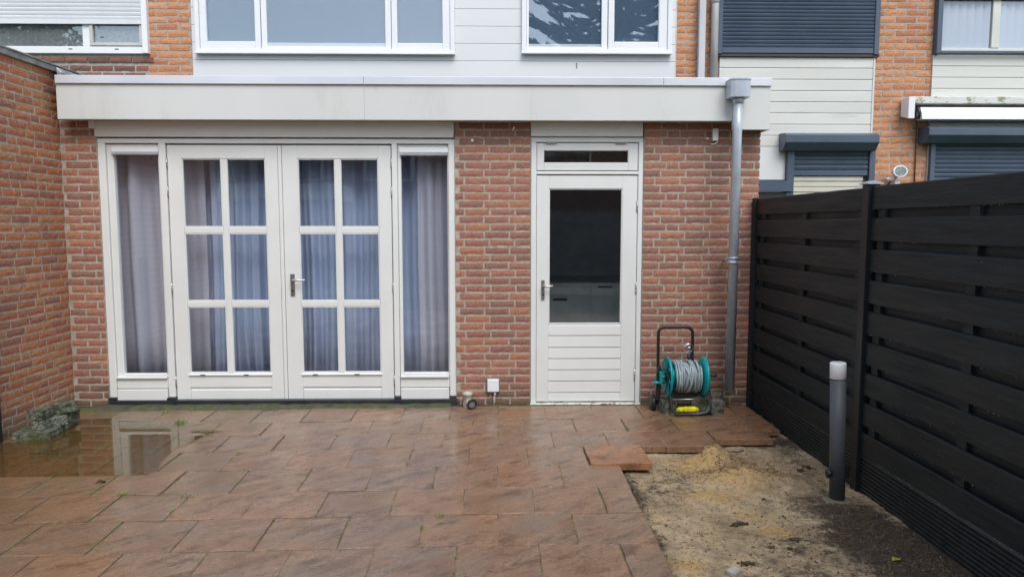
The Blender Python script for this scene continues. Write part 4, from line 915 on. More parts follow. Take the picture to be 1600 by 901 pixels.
block('concrete_block', (hx(1122, 635) + .0, HY + .12, 0), (.14, .16, .13), (0, 0, -.25), CONC, 'concrete block farthest right against the brick wall', G2, 15)

# ================================================================ BOLLARD LIGHT
bp = PG(1308, 777, -.04); BL = empty('bollard_light', (bp.x, bp.y, -.04), 'anthracite garden bollard light with a white cap standing in the sand', 'bollard light')
ang = 0
zt2 = PY(1309, 566, bp.y).z; zj = PY(1309, 592, bp.y).z; rb_ = .044
top = Vector((PY(1309.5, 570, bp.y).x, bp.y, zt2)); bot = Vector((bp.x, bp.y, -.05))
ax = (top - bot)
def along(z): t = (z - bot.z) / (top.z - bot.z); return bot + ax * t
MB().tube([along(-.06), along(zj)], rb_, 32).build('bollard_body', GREYL, BL)
MB().tube([along(zj + .001), along(zj + .004)], rb_ * .93, 32).build('shadow_ring', BLACKP, BL)
MB().tube([along(zj + .0045), along(zj + .006), along(zt2 - .008), along(zt2 - .002), along(zt2)], [rb_ * .98, rb_ * 1.03, rb_ * 1.03, rb_ * 1.0, rb_ * .93], 32).build('light_cap', OPAL, BL)
q = along(PY(1308, 738, bp.y).z)
MB().lathe([(0, .018), (-.012, .024), (-.03, .026), (-.034, .018), (-.034, .001)], (q.x - rb_ + .006, q.y - .01, q.z), 'x', 10).build('socket', BLACKP, BL)
MB().box(q.x + rb_ - .006, q.x + rb_ + .022, q.y - .018, q.y + .02, q.z - .03, q.z + .055).box(q.x + rb_ + .0225, q.x + rb_ + .034, q.y - .012, q.y + .014, q.z + .02, q.z + .05).build('socket', BLACKP, BL, .005, 2)
MB().lathe([(.004, .001), (.006, .06), (.0, .08), (-.02, .09)], (bot.x, bot.y, sand_z(bot.x, bot.y) + .004), 'z', 22).build('foot_ring', mat('sandy_concrete', (.22, .19, .14), (.14, .12, .09), .9, 20, bump=1), BL)

# ================================================================ FENCE (right)
fe = empty('fence', (FENX, -2, 0), 'black horizontal board fence with ribbed base board along the right side', 'fence')
yP = PX(1349, 500, FENX).y                                   # measured post
TOPZ = PX(1362, 291, FENX + .0).z
P_ = 1.87
posts = [-.045, yP, yP - P_, yP - 2 * P_]
for i, yv in enumerate(posts):
    pw = .036 if i else .03
    MB().box(FENX - .022, FENX + .05, yv - pw, yv + pw, -.1, TOPZ + (.012 if i else -.0)).build('post', FENCEP, fe, .003)
    if i: 
        z = TOPZ + .0125; MB().box(FENX - .036, FENX + .064, yv - pw - .014, yv + pw + .014, z, z + .006).prism([(FENX - .034, z + .0065), (FENX + .062, z + .0065), (FENX + .014, z + .022)], 'y', yv - pw - .012, yv + pw + .012).build('post_cap', ZINC, fe)
tops = [TOPZ - .1865 * k for k in range(9)]; fr2 = random.Random(17)
def fboard(y0, y1, zt, h, x0_, th):
    n = 14; vv = []; ph = fr2.uniform(0, 9); b = MB()
    prof = []
    V_ = []
    for i in range(n + 1):
        yv = y0 + (y1 - y0) * i / n; bow = .002 * math.sin(i / n * 3.14 * 1.3 + ph); zz_ = zt + .002 * noise.noise((yv * 3, ph, zt)); z2 = zt - h + .0025 * noise.noise((yv * 3 + 5, ph, zt))
        b.v += [(x0_ - bow, yv, z2 + .002), (x0_ - bow + .003, yv, z2), (x0_ + th, yv, z2), (x0_ + th, yv, zz_), (x0_ - bow + .008, yv, zz_), (x0_ - bow, yv, zz_ - .007)]
    for i in range(n):
        for k in range(6): a = i * 6 + k; c = i * 6 + (k + 1) % 6; b.f.append([a, c, c + 6, a + 6]); b.sm.append(False)
    b.f.append([0, 1, 2, 3, 4, 5]); b.f.append([n * 6 + k for k in range(6)]); b.sm += [False, False]
    return b
for i in range(3):
    y1_, y0_ = posts[i] - .037, posts[i + 1] + .037
    dz = -.004 if i == 0 else 0
    for k, t in enumerate(tops):
        h = .137 if k < 8 else .137
        fboard(y0_, y1_, t + dz, h, FENX, .016).build('board', FENCE, fe)
        if k < 8: fboard(y0_, y1_, t + dz - .092, .137, FENX + .040, .016).build('back_board', FENCE, fe)
    L_ = y1_ - y0_
    for t in (.045, .5, .955): MB().box(FENX + .0165, FENX + .0395, y0_ + L_ * t - .035, y0_ + L_ * t + .035, tops[-1] - .13, TOPZ - .02).build('batten', FENCE, fe)
    # ribbed base board
    zb = tops[-1] - .137 - .006; prof = [(FENX + .04, -.12), (FENX + .04, zb)]; z = zb; nr = 11; st = (zb + .1) / nr
    prof.append((FENX + .008, zb))
    for r in range(nr): z0_ = zb - r * st; prof += [(FENX + .000, z0_ - st * .25), (FENX + .000, z0_ - st * .55), (FENX + .014, z0_ - st * .65), (FENX + .014, z0_ - st * .95)]
    prof.append((FENX + .012, -.12))
    MB().prism(prof, 'y', y0_ - (0 if i else 0), y1_).build('base_board', RIB, fe)
# rain drops hanging from the board edges
dr = []; rn = random.Random(77)
for i in range(2):
    for t in tops:
        y1_, y0_ = posts[i] - .05, posts[i + 1] + .05
        for k in range(30):
            yv = rn.uniform(y0_, y1_)
            if noise.noise((yv * 2.5, t * 9, i)) > -.05: dr.append((FENX + .001, yv, t - .138 - rn.uniform(0, .002), rn.uniform(.0012, .0024)))
        for k in range(7): dr.append((FENX - .001, rn.uniform(y0_, y1_), t - rn.uniform(.01, .13), rn.uniform(.001, .0018)))
DROP = mat('water_drop', (.6, .63, .66), None, .05, spec=1)
lumps('rain_drops', dr, DROP, 9)

# ================================================================ TERRACED HOUSES (upper wall plane)
YU = 1.10
def U(px, py=60): return PY(px, py, YU).x
def UZ(py, px=1000): return PY(px, py, YU).z
hl = empty('terraced_house', (-5.2, 1.3, 0), 'left neighbouring brick house with a white roller shutter half down', 'house')
hm = empty('terraced_house', (-.5, 1.3, 0), 'middle terraced house with white clad upper wall above the extension', 'house')
hR = empty('terraced_house', (5.4, 1.3, 0), 'right neighbouring house with dark blue roller shutters and cream planks', 'house')
sx0, sx1 = U(230), U(300); mx0, mx1 = U(1055), U(1120)
WZ = 5.4
MB().box(-9, sx1, YU + .0045, YU + .3, -.1, WZ).build('mortar_bed', MORTAR2, hl)
MB().box(sx1 + .001, mx1, YU + .0045, YU + .3, 2.2, WZ).build('mortar_bed', MORTAR2, hm)
MB().box(mx1 + .001, 9, YU + .0045, YU + .3, -.1, WZ).build('mortar_bed', MORTAR2, hR)
for o_, a, b in ((hl, -9, sx1), (hm, sx1 + .002, mx1), (hR, mx1 + .002, 9)):
    MB().prism([(YU - .35, WZ + .0), (YU - .3, WZ + .12), (YU + 4, WZ + 2.9), (YU + 8.3, WZ + .12), (YU + 8.3, WZ)], 'x', a, b).build('roof', TILE, o_)
# left house bricks: orange strip, darker brick colours under the window
wb0 = U(234, 60); zwb = UZ(88, 160)
zdk0 = UZ(118, 160) - .25
def sp_strip(z): return [(sx0 if z > zwb else sx0, sx1 - .003)]
lay(hl, 'x', YU, lambda z: [(sx0 + .003, sx1 - .003)], 2.35, WZ, .0665, .216, BR_UP, [(0, [1]), (.5, [1])], limit=150, rnd=random.Random(51), h=.050)
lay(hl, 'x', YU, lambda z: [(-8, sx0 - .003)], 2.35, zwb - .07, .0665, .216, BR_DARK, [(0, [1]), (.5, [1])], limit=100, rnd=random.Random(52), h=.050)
# brick sill course under the window (soldiers)
ms = brick_meshes(BR_DARK); x = wb0 - .02
k = 0
while x > -8 and k < 40:
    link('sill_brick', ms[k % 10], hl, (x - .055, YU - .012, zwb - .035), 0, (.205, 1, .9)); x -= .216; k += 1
# left window with roller shutter
def frame_rect(mb, x0_, x1_, z0_, z1_, t, y0, y1):
    mb.box(x0_, x0_ + t, y0, y1, z0_, z1_); mb.box(x1_ - t, x1_, y0, y1, z0_, z1_); mb.box(x0_ + t, x1_ - t, y0, y1, z0_, z0_ + t); mb.box(x0_ + t, x1_ - t, y0, y1, z1_ - t, z1_)
wfz0, wfz1 = UZ(85, 160), 4.75; wfx0, wfx1 = -7.2, U(234, 60)
mb = MB(); mb.box(wfx1 - .055, wfx1, YU - .05, YU + .03, wfz0, wfz1).box(wfx0, wfx0 + .055, YU - .05, YU + .03, wfz0, wfz1)
mb.box(wfx0 + .055, wfx1 - .055, YU - .03, YU + .03, wfz0, UZ(74, 160)); wf = mb.build('window_frame', PVCW, hl, .004)
MB().box(U(131, 60), U(143, 60), YU - .022, YU + .02, UZ(73.5, 160), wfz1).build('mullion', PVCW, wf, .003)
pane(wf, wfx0 + .05, U(131, 60), UZ(73.5, 160), 4.6, YU - .002, GLASSUP)
sw = MB(); frame_rect(sw, U(143, 60), wfx1 - .056, UZ(73, 160), 4.4, .03, YU - .035, YU); sw.build('opening_sash', mat('cream_sash', (.6, .6, .57)), wf, .003)
pane(wf, U(148, 60), wfx1 - .09, UZ(69, 160), 4.35, YU - .012, GLASSUP)
for px in (113, 185): MB().box(U(px - 3, 78), U(px + 3, 78), YU - .031, YU - .029, UZ(79, 160), UZ(77.5, 160)).build('drain_slot', BLACKP, wf)
MB().box(wfx0, wfx1 - .06, YU + .01, YU + .011, wfz0, 4.7).build('window_brightener', PANE_FILL, hl)  # added sheet that brightens the neighbour's panes from behind
def slats(nm, x0_, x1_, z0_, z1_, pitch, m, parent, yv, dep=.010):
    n = max(2, int((z1_ - z0_) / pitch + .5)); pr = [(yv + .012, z0_), (yv + .012, z1_)]
    z = z1_; st = (z1_ - z0_) / n
    for k in range(n):
        z = z1_ - k * st
        pr += [(yv + .004, z), (yv - dep * .7, z - st * .16), (yv - dep, z - st * .27), (yv - dep * .75, z - st * .60), (yv - dep * .3, z - st * .90), (yv + .003, z - st * .96)]
    o = MB().prism(pr, 'x', x0_, x1_).build(nm, m, parent); o['kind'] = 'stuff'; return o
sh = MB().box(wfx0 + .056, wfx1 - .056, YU - .048, YU - .034, UZ(40, 160), UZ(33, 160)).build('roller_shutter', SLATW, hl, .002)
slats('shutter_slats', wfx0 + .056, wfx1 - .056, UZ(33, 160), wfz1, (UZ(0) - UZ(30)) / 4.7, SLATW, sh, YU - .04, .006)

# middle house: white cladding planks
pz = [UZ(y_, 750) for y_ in (122.5, 96, 69, 42, 15)]; st = pz[1] - pz[0]; pz = [pz[0] - st * 2, pz[0] - st] + pz
while pz[-1] < 5.3: pz.append(pz[-1] + st)
w1 = (U(308, 60), U(711, 60), UZ(86, 500), 4.8); w2 = (U(815, 60), U(1048, 60), UZ(86, 930), 4.8)
px0, px1 = U(301, 60), mx0
for i in range(len(pz) - 1):
    a, b = pz[i] + .0015, pz[i + 1] - .0015
    segs = [(px0, px1)]
    for wn in (w1, w2):
        if b > wn[2] + .01 and a < wn[3]:
            if a < wn[2] - .04:      # plank runs under the frame; keep it whole, the frame stands proud of it
                continue
            segs = [s for q in segs for s in ((q[0], min(q[1], wn[0] - .001)), (max(q[0], wn[1] + .001), q[1])) if s[1] - s[0] > .01] if any(q[0] < wn[1] and q[1] > wn[0] for q in segs) else segs
    for s in sorted(set(segs)):
        if s[1] - s[0] < .02: continue
        MB().prism([(YU + .002, a), (YU + .002, b), (YU - .014, b), (YU - .016, b - .003), (YU - .016, a + .002), (YU - .013, a)], 'x', s[0], s[1]).build('plank', CLAD, hm)
MB().box(px1 + .001, px1 + .008, YU - .02, YU + .003, 2.3, 5.3).build('edge_profile', CLADB, hm)
def up_window(wn, cols, lab):
    """cols: list of (x0,x1,zbottom,sash)"""
    x0_, x1_, z0_, z1_ = wn; t = .045; mb = MB()
    frame_rect(mb, x0_, x1_, z0_, z1_, t, YU - .06, YU + .03)
    o = mb.build('window_frame', PVCW, hm, .005, 2); o['label'] = lab
    MB().box(x0_ - .006, x1_ + .006, YU - .075, YU - .0605, z0_ - .008, z0_ + .014).build('sill', PVCW, o, .003)
    xs = [x0_ + t] + [c for q in cols for c in (q[0], q[1])] + [x1_ - t]
    for i, (a, b, zb, sash) in enumerate(cols):
        L0 = xs[2 * i] if i == 0 else (cols[i - 1][1] + a) / 2 + .001; R1 = (b + cols[i + 1][0]) / 2 - .001 if i + 1 < len(cols) else x1_ - t
        yy = YU - .048 if sash else YU - .036
        m2 = MB(); m2.box(L0 + .002, a, yy, YU + .02, z0_ + t + .001, z1_ - t - .001).box(b, R1 - .002, yy, YU + .02, z0_ + t + .001, z1_ - t - .001).box(a, b, yy, YU + .02, z0_ + t + .001, zb).box(a, b, yy, YU + .02, z1_ - t - .03, z1_ - t - .001)
        m2.build('sash', PVCW, o, .006, 2)
        pane(o, a, b, zb, z1_ - t - .03, YU - .02, GLASSUP)
        MB().box(a - .004, b + .004, YU + .004, YU + .0044, zb, z1_ - t - .03).build('pane_brightener', PANE_FILL, o)  # sheet added behind the glass to lift the pane towards sky brightness
up_window(w1, [(U(326, 60), U(401, 60), UZ(66.5, 360), True), (U(419, 60), U(603, 60), UZ(74.5, 510), False), (U(622, 60), U(692, 60), UZ(69.5, 655), True)], 'wide white three-part upper window reflecting grey-blue sky')
up_window(w2, [(U(826, 60), U(939, 60), UZ(75, 880), False), (U(958.5, 60), U(1027.5, 60), UZ(67.5, 990), True)], 'white two-part upper window reflecting a monkey puzzle tree')
lay(hm, 'x', YU, lambda z: [(mx0 + .012, mx1 - .002)], 2.35, WZ, .0665, .216, BR_UP, [(0, [1]), (.5, [1])], limit=100, rnd=random.Random(53), h=.050)
MB().box(U(900), U(902), YU - .018, YU - .0165, UZ(108, 900), UZ(99, 900)).build('scratch_mark', mat('scratch', (.25, .24, .23)), hm)

# pipes between the houses
GREYPVC = mat('light_grey_pvc', (.58, .61, .64), (.5, .53, .56), .4, 4, stretch=(1, 1, .3)); DIRTP = mat('weathered_white_pvc', (.66, .65, .64), (.50, .47, .46), .5, 6, stretch=(4, 4, .6))
xa = U(1093.5, 60); o = MB().box(xa - .033, xa + .033, YU - .09, YU - .03, 2.7, 5.3).build('downpipe', GREYPVC, None, .008, 3); tag(o, 'pale grey square pipe running up the narrow brick strip', 'rain pipe')
xa = U(1113, 60); o = empty('downpipe', (xa, YU - .08, 2.7), 'weathered round white pipe beside the dark blue shutter', 'rain pipe')
MB().tube([(xa, YU - .07, 2.6), (xa + .004, YU - .07, 5.3)], .036, 20).build('pipe', DIRTP, o)
MB().lathe([(-.03, .036), (-.03, .041), (.03, .041), (.03, .036)], (xa + .001, YU - .07, UZ(4, 1113)), 'z', 20).build('pipe_socket', DIRTP, o)

# right house
cx0, cx1 = mx1 + .03, U(1366, 90)
zt3, stp = UZ(90, 1240), (UZ(107, 1240) - UZ(212, 1240)) / 6
def planks(x0_, x1_, z_hi, z_lo, ph, parent):
    z = z_hi; first = True
    while z > z_lo:
        nz_ = (ph if first else z - stp); first = False; nz_ = max(nz_, z_lo)
        MB().prism([(YU + .002, nz_ + .002), (YU + .002, z - .002), (YU - .010, z - .002), (YU - .016, z - .010), (YU - .016, nz_ + .004), (YU - .012, nz_ + .002)], 'x', x0_, x1_).build('plank', CLADB, parent); z = nz_
planks(cx0, U(1361, 150), zt3, UZ(229, 1215), UZ(107, 1240), hR)
MB().box(U(1361, 150) + .001, U(1364, 150), YU - .022, YU + .002, UZ(212, 1240), zt3).build('edge_profile', CLADB, hR)
bx_l = U(1364, 150) + .002; bx_r = U(1440, 150)
pil_l, pil_r = X0(1358, 150, YU), X0(1436, 150, YU)
pil_l = X0(1363.5, 150, YU); pil_r = X0(1455.5, 100, YU)
lay(hR, 'x', YU, lambda z: [(pil_l, pil_r)], 1.2, WZ, .0665, .216, BR_UP, [(0, [1]), (.5, [1])], limit=240, rnd=random.Random(54), h=.050)
def shutter(x0_, x1_, z0_, z1_, parent, lab, bar=.045, sp=None):
    mb = MB(); t = .05; mb.box(x0_, x0_ + t, YU - .055, YU + .0, z0_ - .012, z1_).box(x1_ - t, x1_, YU - .055, YU + .0, z0_ - .012, z1_)
    mb.box(x0_, x1_, YU - .029, YU - .001, z1_ + .001, z1_ + .05)
    o = mb.build('roller_shutter', BLUE, parent, .004); o['label'] = lab
    MB().box(x0_ + t + .001, x1_ - t - .001, YU - .045, YU - .03, z0_, z0_ + bar).build('bottom_bar', BLUE, o, .003)
    slats('shutter_slats', x0_ + t + .001, x1_ - t - .001, z0_ + bar + .001, z1_, sp or (UZ(0, 1300) - UZ(73, 1300)) / 12.2, BLUEDK, o, YU - .036)
    return o
s1 = shutter(U(1119.5, 40), U(1371, 40), UZ(85, 1240), 4.7, hR, 'closed dark blue shutter over the upper window beside the pipes', .055)
MB().box(U(1119, 86), U(1371, 86), YU - .04, YU + .0, UZ(90, 1240), UZ(86.2, 1240)).build('shutter_sill', mat('dark_sill', (.05, .045, .04)), hR)
# lower shutter with its box, beige blind below
def sbox(x0_, x1_, z0_, z1_, parent):
    dz_ = z1_ - z0_
    return MB().prism([(YU, z0_), (YU, z1_), (YU - .15, z1_ - .01), (YU - .19, z1_ - .03), (YU - .19, z0_ + dz_ * .42), (YU - .12, z0_)], 'x', x0_, x1_).build('shutter_box', BLUE, parent, .003)
bx0_, bx1_ = PY(1228, 210, YU - .19).x, PY(1375, 210, YU - .19).x
sbox(bx0_, bx1_, PY(1300, 236, YU - .1).z, PY(1300, 206, YU - .17).z, hR)
o = MB().box(U(1226, 260), U(1237, 260), YU - .07, YU, 1.2, UZ(236, 1300)).box(U(1353, 260), U(1362, 260), YU - .07, YU, 1.2, UZ(236, 1300)).box(U(1226, 260), U(1362, 260), YU - .028, YU - .002, UZ(236, 1300) + .001, UZ(236, 1300) + .04).build('roller_shutter', BLUE, hR, .003); o['label'] = 'small dark blue shutter half down above the fence'
zs_ = UZ(275, 1300); MB().box(U(1237, 260) + .001, U(1353, 260) - .001, YU - .05, YU - .035, zs_, zs_ + .055).build('bottom_bar', BLUE, o, .003)
slats('shutter_slats', U(1237, 260) + .001, U(1353, 260) - .001, zs_ + .056, UZ(236, 1300), .047, BLUEDK, o, YU - .042)
BEIGE = mat('beige_blind', (.62, .60, .50), (.55, .53, .44), .5, 4)
for k in range(5):
    z = zs_ - .004 - k * .055; MB().box(U(1237, 260) + .002, U(1347, 260), YU - .03 + (k % 2) * .006, YU - .01, z - .05, z).build('blind_slat', BEIGE, hR, .004)
MB().box(U(1190, 260) - .05, U(1226, 260) - .002, YU - .02, YU - .001, UZ(281, 1210), UZ(229.5, 1215)).build('white_panel', CLAD, hR)
MB().box(U(1188, 290) - .05, U(1234, 290), YU - .09, YU - .071, UZ(300, 1210), UZ(283, 1210)).build('shutter_box', BLUE, hR, .004)
MB().box(U(1188, 290) - .05, U(1234, 290), YU - .065, YU - .021, 1.0, UZ(301, 1210)).build('dark_infill', mat('dark_window', (.02, .022, .026)), hR)
# right upper window with vertical blinds
rw0, rz0, = U(1459, 40), UZ(86, 1500)
mb = MB().box(rw0, rw0 + .05, YU - .07, YU, rz0, 4.7).box(rw0 + .05, 7.4, YU - .07, YU - .045, rz0, UZ(82, 1500)).box(rw0 + .05, 7.4, YU - .07, YU, UZ(2, 1500), UZ(-8, 1500)); mb = mb.build('window_surround', BLUE, hR, .003)
SASHC = mat('cream_frame', (.66, .66, .62), (.6, .6, .56), .4, 5)
m2 = MB(); m2.box(rw0 + .051, 7.3, YU - .04, YU + .0, UZ(81.5, 1500), UZ(77, 1500)).box(U(1546, 40), U(1558, 40), YU - .045, YU + .0, UZ(76.8, 1500), 4.5); m2 = m2.build('window_frame', SASHC, hR, .003)
pane(m2, rw0 + .055, U(1546, 40), UZ(77, 1500), 4.4, YU - .03, glass('blind_glass', .05)); pane(m2, U(1558, 40), 7.2, UZ(77, 1500), 4.4, YU - .03, MATS.get('x', GLASS))
vb = MB(); x = rw0 + .07
while x < 7.1:
    vb.quad((x, YU + .0035, UZ(77, 1500)), (x + .074, YU - .024, UZ(77, 1500)), (x + .074, YU - .024, 4.4), (x, YU + .0035, 4.4)); x += .082
vb.build('vertical_blind', BLINDV, hR)
# planks below it
planks(pil_r + .004, 7.4, rz0 - .002, 1.9, UZ(104, 1520), hR)
# awning
aw = empty('awning', (U(1500, 160), YU - .1, UZ(165, 1500)), 'rolled-up awning in a moss-stained pale casing above the right shutter', 'awning')
YA = YU - .13
MB().box(PY(1428, 155, YA).x, 7.3, YA, YU - .02, PY(1500, 162, YA).z, PY(1500, 151, YA).z).build('casing', AWNC, aw, .006, 2)
MB().prism([(YA - .03, PY(1418, 186, YA).z), (YA - .03, PY(1418, 152, YA).z), (YU - .02, PY(1418, 152, YA).z), (YU - .02, PY(1418, 180, YA).z)], 'x', PY(1417, 170, YA).x, PY(1427, 170, YA).x).build('end_plate', PVCW, aw, .003)
MB().tube([(PY(1430, 170, YA).x, YA + .08, PY(1430, 170, YA).z), (7.3, YA + .08, PY(1430, 170, YA).z)], .035, 16).build('roller_tube', mat('dark_awning_cloth', (.06, .07, .07)), aw)
z1_, z0_ = PY(1500, 167, YA - .05).z, PY(1500, 187, YA - .05).z
MB().prism([(YA - .06, z0_), (YA - .05, (z0_ + z1_) / 2), (YA - .02, z1_), (YA + .04, z1_), (YA + .04, z0_)], 'x', PY(1436, 170, YA).x, 7.3).build('front_rail', ALU, aw, .004)
MB().tube([(PY(1433, 168, YA).x, YA - .01, PY(1430, 168, YA).z), (PY(1436, 178, YA).x, YA - .02, PY(1430, 180, YA).z), (PY(1434, 185, YA).x, YA, PY(1430, 186, YA).z)], .016, 10).build('arm_joint', BLACKP, aw)
cb = MB().tube([(PY(1432.5, 187, YU - .02).x, YU - .02, UZ(187, 1432)), (PY(1431, 230, YU - .012).x, YU - .012, UZ(230, 1431)), (PY(1429, 285, YU - .012).x, YU - .012, UZ(290, 1429))], .006, 8).build('hanging_cord', RUST, aw)
# right lower shutter
sbox(PY(1452, 210, YU - .19).x, 7.4, PY(1500, 224, YU - .1).z, PY(1500, 196, YU - .17).z, hR)
shutter(U(1449, 250), 7.3, 1.1, UZ(222, 1500), hR, 'wide closed dark blue shutter at the right edge behind the fence', .05, .0455)
# floodlight on the pillar
fx_, fz_ = PY(1406, 268, YU - .14).x, PY(1406, 268, YU - .14).z
fl_ = empty('floodlight', (fx_, YU - .1, fz_), 'small oval outdoor floodlight on the orange brick pillar', 'floodlight')
o = MB().lathe([(.05, .03), (.045, .055), (.0, .072), (-.012, .075), (-.012, .062), (-.008, .06)], (0, 0, 0), 'y', 24).build('lamp_housing', PVCW, fl_); o.scale = (1.15, 1, .8); o.location = (0, -.04, 0); o.rotation_euler = (0, 0, R(12))
o2 = MB().lathe([(-.008, .001), (-.009, .061)], (0, 0, 0), 'y', 24).build('lamp_glass', mat('lamp_glass_m', (.3, .36, .36), (.12, .15, .15), .1, 25), fl_); o2.scale = (1.15, 1, .8); o2.location = (0, -.042, 0); o2.rotation_euler = (0, 0, R(12))
MB().box(fx_ - .025, fx_ + .03, YU - .1, YU, fz_ - .15, fz_ - .075).tube([(fx_, YU - .06, fz_ - .08), (fx_, YU - .09, fz_ - .03)], .014, 10).build('lamp_bracket', PVCW, fl_, .004)
MB().prism([(fx_ - .12, fz_ - .065), (fx_ - .02, fz_ - .045), (fx_ - .02, fz_ - .06), (fx_ - .11, fz_ - .08)], 'y', YU - .12, YU - .06).build('motion_sensor', PVCW, fl_, .003)
MB().tube([(fx_ - .03, YU - .03, fz_ - .09), (fx_ - .05, YU - .02, fz_ - .12), (fx_ - .09, YU - .01, fz_ - .17)], .006, 8).build('lamp_cable', BLACKP, fl_)

# ================================================================ LITTER
lf = MB()
def leaf(px, py, s, m, lab, ang=0, onsand=True):
    p = PG(px, py, -.03 if onsand else .0); z = (sand_z(p.x, p.y) if onsand else .002) + .004; V_ = []; n = 9; mb = MB()
    for i in range(n):
        t = i / (n - 1); wv = .38 * s * math.sin(math.pi * min(1, t * 1.05)) * (1 - .3 * t); u = (t - .5) * s
        for sg in (-1, 0, 1): dx, dy = u, wv * sg; mb.v.append((p.x + dx * math.cos(ang) - dy * math.sin(ang), p.y + dx * math.sin(ang) + dy * math.cos(ang), z + .010 * abs(sg) * (.5 + t) + .006 * math.sin(t * 5)))
    for i in range(n - 1):
        for k in range(2): a = i * 3 + k; mb.f.append([a, a + 1, a + 4, a + 3]); mb.sm.append(True)
    mb.tube([(p.x - .5 * s * math.cos(ang), p.y - .5 * s * math.sin(ang), z), (p.x - .8 * s * math.cos(ang + .2), p.y - .8 * s * math.sin(ang + .2), z + .01)], .0012, 5)
    o = mb.build('fallen_leaf', m); md = o.modifiers.new('t', 'SOLIDIFY'); md.thickness = .0006; tag(o, lab, 'leaf')
leaf(1401, 864, .055, mat('yellow_green_leaf', (.42, .45, .08), (.3, .34, .05), .5, 30), 'yellow-green leaf lying on the dark soil at the lower right', .3)
leaf(158, 755, .05, mat('dark_leaf', (.05, .055, .03), None, .5), 'small dark wet leaf on the slabs just below the puddle', .5, False)
def twig(pts, r, m, lab):
    P3 = [PG(a, b, -.03) for a, b in pts]; P3 = [Vector((p.x, p.y, sand_z(p.x, p.y) + .006)) for p in P3]; o = MB().tube(P3, r, 6).build('twig', m); tag(o, lab, 'twig', 'twigs on the sand')
TW = mat('twig_brown', (.09, .06, .04), None, .8)
twig([(1142, 699), (1152, 700), (1162, 697)], .004, TW, 'brown twig just below the cut slab by the fence')
twig([(987, 745), (997, 749)], .004, mat('grey_twig', (.12, .12, .13)), 'short grey stick next to the raised slab')
twig([(1008, 800), (1016, 822), (1027, 847)], .003, mat('straw', (.5, .42, .28)), 'long pale straw lying along the patio edge')
twig([(1223, 797), (1228, 803)], .004, TW, 'tiny dark stick in the middle of the sand')
sb = [(PG(1150, 803), .03), (PG(1160, 802), .028), (PG(1240, 827), .03), (PG(1235, 843), .022), (PG(1166, 866), .03), (PG(1252, 722), .035), (PG(1262, 719), .03), (PG(1205, 840), .022)]
clod_labels = ['left half of the paired dark clods in the middle of the sand', 'right half of the paired dark clods in the middle of the sand', 'widest dark clod right of the paired ones, nearer the lamp', 'small dark clod just below the widest one', 'round dark clod near the bottom of the sand, above the flat stone', 'dark clod beside the fence foot left of the bollard light', 'dark clod touching the fence foot left of the bollard light', 'low dark clod between the paired clods and the widest one']
for i, (p, s) in enumerate(sb):
    zz_ = sand_z(p.x, p.y); rc = random.Random(90 + i)
    o = lumps('soil_clod', [(p.x + rc.gauss(0, s * .5), p.y + rc.gauss(0, s * .3), zz_ + rc.uniform(0, s * .35), s * rc.uniform(.16, .42)) for _ in range(22)], SOILM, 40 + i); del o['kind']; tag(o, clod_labels[i], 'clod', 'dark soil clods on the sand')
p = PG(1147, 888, -.03); o = block('stone', (p.x, p.y, sand_z(p.x, p.y)), (.07, .05, .02), (0, 0, .7), PEB, 'pale flat stone half buried near the bottom edge of the sand', None, 60); o['category'] = 'stone'

# ================================================================ BEHIND THE CAMERA (seen in the glass and in the puddle)
rf = empty('fence', (0, -11, 0), 'weathered grey back garden fence seen only as a reflection in the glass', 'fence')
GW = mat('weathered_grey_wood', (.30, .31, .31), (.20, .21, .21), .8, 6, stretch=(.1, 1, 1))
for k in range(10): MB().box(-9, 9, -11.02, -11, .02 + k * .19, .02 + k * .19 + .187).build('board', GW, rf)
for k in range(10): MB().box(-9 + k * 2 - .04, -9 + k * 2 + .04, -11.08, -11.021, -.1, 1.95).build('post', FENCEP, rf)
sh_ = empty('garden_shed', (-6.3, -9.5, 0), 'brown garden shed with a pale roof edge reflected in the left door panes', 'shed')
for k in range(12): MB().box(-8.2, -4.6, -10.4, -9.0 - (.004 if k % 2 else 0), -.1 + k * .18, -.1 + k * .18 + .172).build('board', mat('shed_wood', (.10, .07, .045), (.06, .045, .03), .7, 8), sh_)
MB().box(-8.9, -3.4, -10.6, -8.9, 2.12, 2.44).build('roof_edge', PVCW, sh_, .01)
MB().box(-6.9, -6.0, -8.99, -8.96, 0, 1.9).build('door', mat('shed_door', (.06, .08, .05)), sh_)
oh = empty('terraced_house', (0, -27, 0), 'opposite brick terrace behind the gardens seen only as a reflection', 'house')
MB().box(-16, 16, -32, -26, -.1, 5.4).build('wall', mat('far_brick', (.20, .11, .08), (.14, .08, .06), .8, 12, bump=.3), oh)
MB().prism([(-32.4, 5.4), (-25.6, 5.4), (-29, 7.9)], 'x', -16.2, 16.2).build('roof', TILE, oh)
for k in range(8):
    for z in (.9, 3.5):
        x = -14 + k * 4; o = MB().box(x, x + 2.2, -26.0, -25.95, z, z + 1.3).build('window', PVCW, oh); MB().box(x + .1, x + 2.1, -25.95, -25.94, z + .1, z + 1.2).build('pane', mat('far_glass', (.03, .035, .04), None, .1), o)
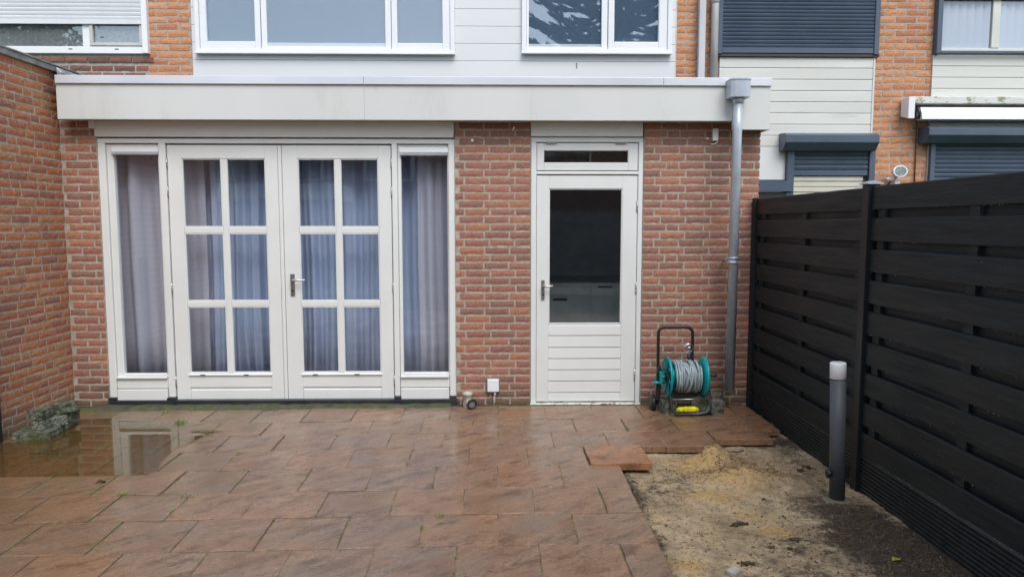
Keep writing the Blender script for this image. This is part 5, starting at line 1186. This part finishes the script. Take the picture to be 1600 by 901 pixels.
# monkey puzzle tree
mt = empty('monkey_puzzle_tree', (3.4, -12.2, -.1), 'monkey puzzle tree with scaly curved branches reflected in the upper window', 'tree')
MB().tube([(3.4, -12.2, -.1), (3.42, -12.2, 4), (3.4, -12.2, 8), (3.4, -12.2, 11)], [.22, .19, .13, .04], 12).build('trunk', BARK, mt)
cr = MB(); rn = random.Random(19)
def scaly(pts, r):
    cr.tube(pts, [r * .75] * (len(pts) - 1) + [r * .35], 6)
    for i in range(len(pts) - 1):
        a, b = Vector(pts[i]), Vector(pts[i + 1]); d = (b - a)
        for k in range(5):
            p = a + d * ((k + .5) / 5); an = rn.uniform(0, 6.28); u = d.cross(Vector((0, 0, 1))).normalized(); v_ = d.cross(u).normalized()
            for q in range(3):
                aa = an + q * 2.1; dirn = (u * math.cos(aa) + v_ * math.sin(aa)); tip = p + dirn * r * 1.5 + d.normalized() * r * .9; sd_ = d.normalized().cross(dirn) * r * .45
                cr.quad(p + sd_ + dirn * r * .4, p - sd_ + dirn * r * .4, tip, tip)
for wv in range(22):
    z = 4.6 + wv * .29; Lb = 3.2 * (1 - max(0, (wv - 8)) / 22)
    for k in range(6):
        an = k * math.pi / 3 + wv * .45 + rn.uniform(-.15, .15); pts = []
        for i in range(9):
            t = i / 8; rr = Lb * t; pts.append((3.4 + rr * math.cos(an + .1 * t), -12.2 + rr * math.sin(an + .1 * t), z - .5 * math.sin(t * 2.2) * .8 + .75 * t ** 3))
        scaly(pts, .07)
        for i in range(2, 8):
            for sg in (-1, 1):
                p = Vector(pts[i]); a2 = an + sg * .9; l = .75 * (1 - i / 14); q = [p + Vector((math.cos(a2 - sg * .5 * s_) * l * s_, math.sin(a2 - sg * .5 * s_) * l * s_, -.1 * s_ + .28 * s_ * s_)) for s_ in (0, .33, .66, 1)]
                scaly([tuple(v) for v in q], .045)
cr.build('crown', LEAFD, mt)
def broad_tree(x, yv, h, r, n, lab, seed):
    t = empty('broadleaf_tree', (x, yv, -.1), lab, 'tree', 'trees in the gardens behind'); rn = random.Random(seed)
    tk = MB().tube([(x, yv, -.1), (x + .1, yv, h * .5), (x, yv + .1, h * .8)], [.16, .12, .05], 8)
    for k in range(7): a = k * .9; tk.tube([(x + .1, yv, h * .4 + k * .2), (x + math.cos(a) * r * .6, yv + math.sin(a) * r * .6, h * .6 + k * .25)], [.06, .02], 6)
    tk.build('trunk', BARK, t); c = MB(); cl = [(rn.gauss(0, r * .45), rn.gauss(0, r * .45), rn.gauss(0, r * .4)) for _ in range(26)]
    for _ in range(n):
        q = rn.choice(cl); p = Vector((x + q[0] + rn.gauss(0, r * .17), yv + q[1] + rn.gauss(0, r * .17), h * .75 + q[2] + rn.gauss(0, r * .17))); a, b = Vector((rn.uniform(-1, 1), rn.uniform(-1, 1), rn.uniform(-1, 1))).normalized() * .09, Vector((rn.uniform(-1, 1), rn.uniform(-1, 1), rn.uniform(-1, 1))).normalized() * .06
        c.quad(p - a, p + b, p + a, p - b)
    c.build('crown', mat('mid_leaves', (.05, .085, .03), (.08, .12, .04), .6, 2), t)
broad_tree(-13.2, -12.5, 8.6, 2.2, 5000, 'leafy tree reflected in the left neighbour window', 1)
broad_tree(-9.5, -14.5, 4.6, 1.9, 3500, 'low bushy tree behind the shed reflected in the door glass', 2)
broad_tree(7.5, -14, 5.2, 2.0, 3500, 'bushy tree behind the back fence on the right', 3)
print('objects', len(bpy.data.objects))
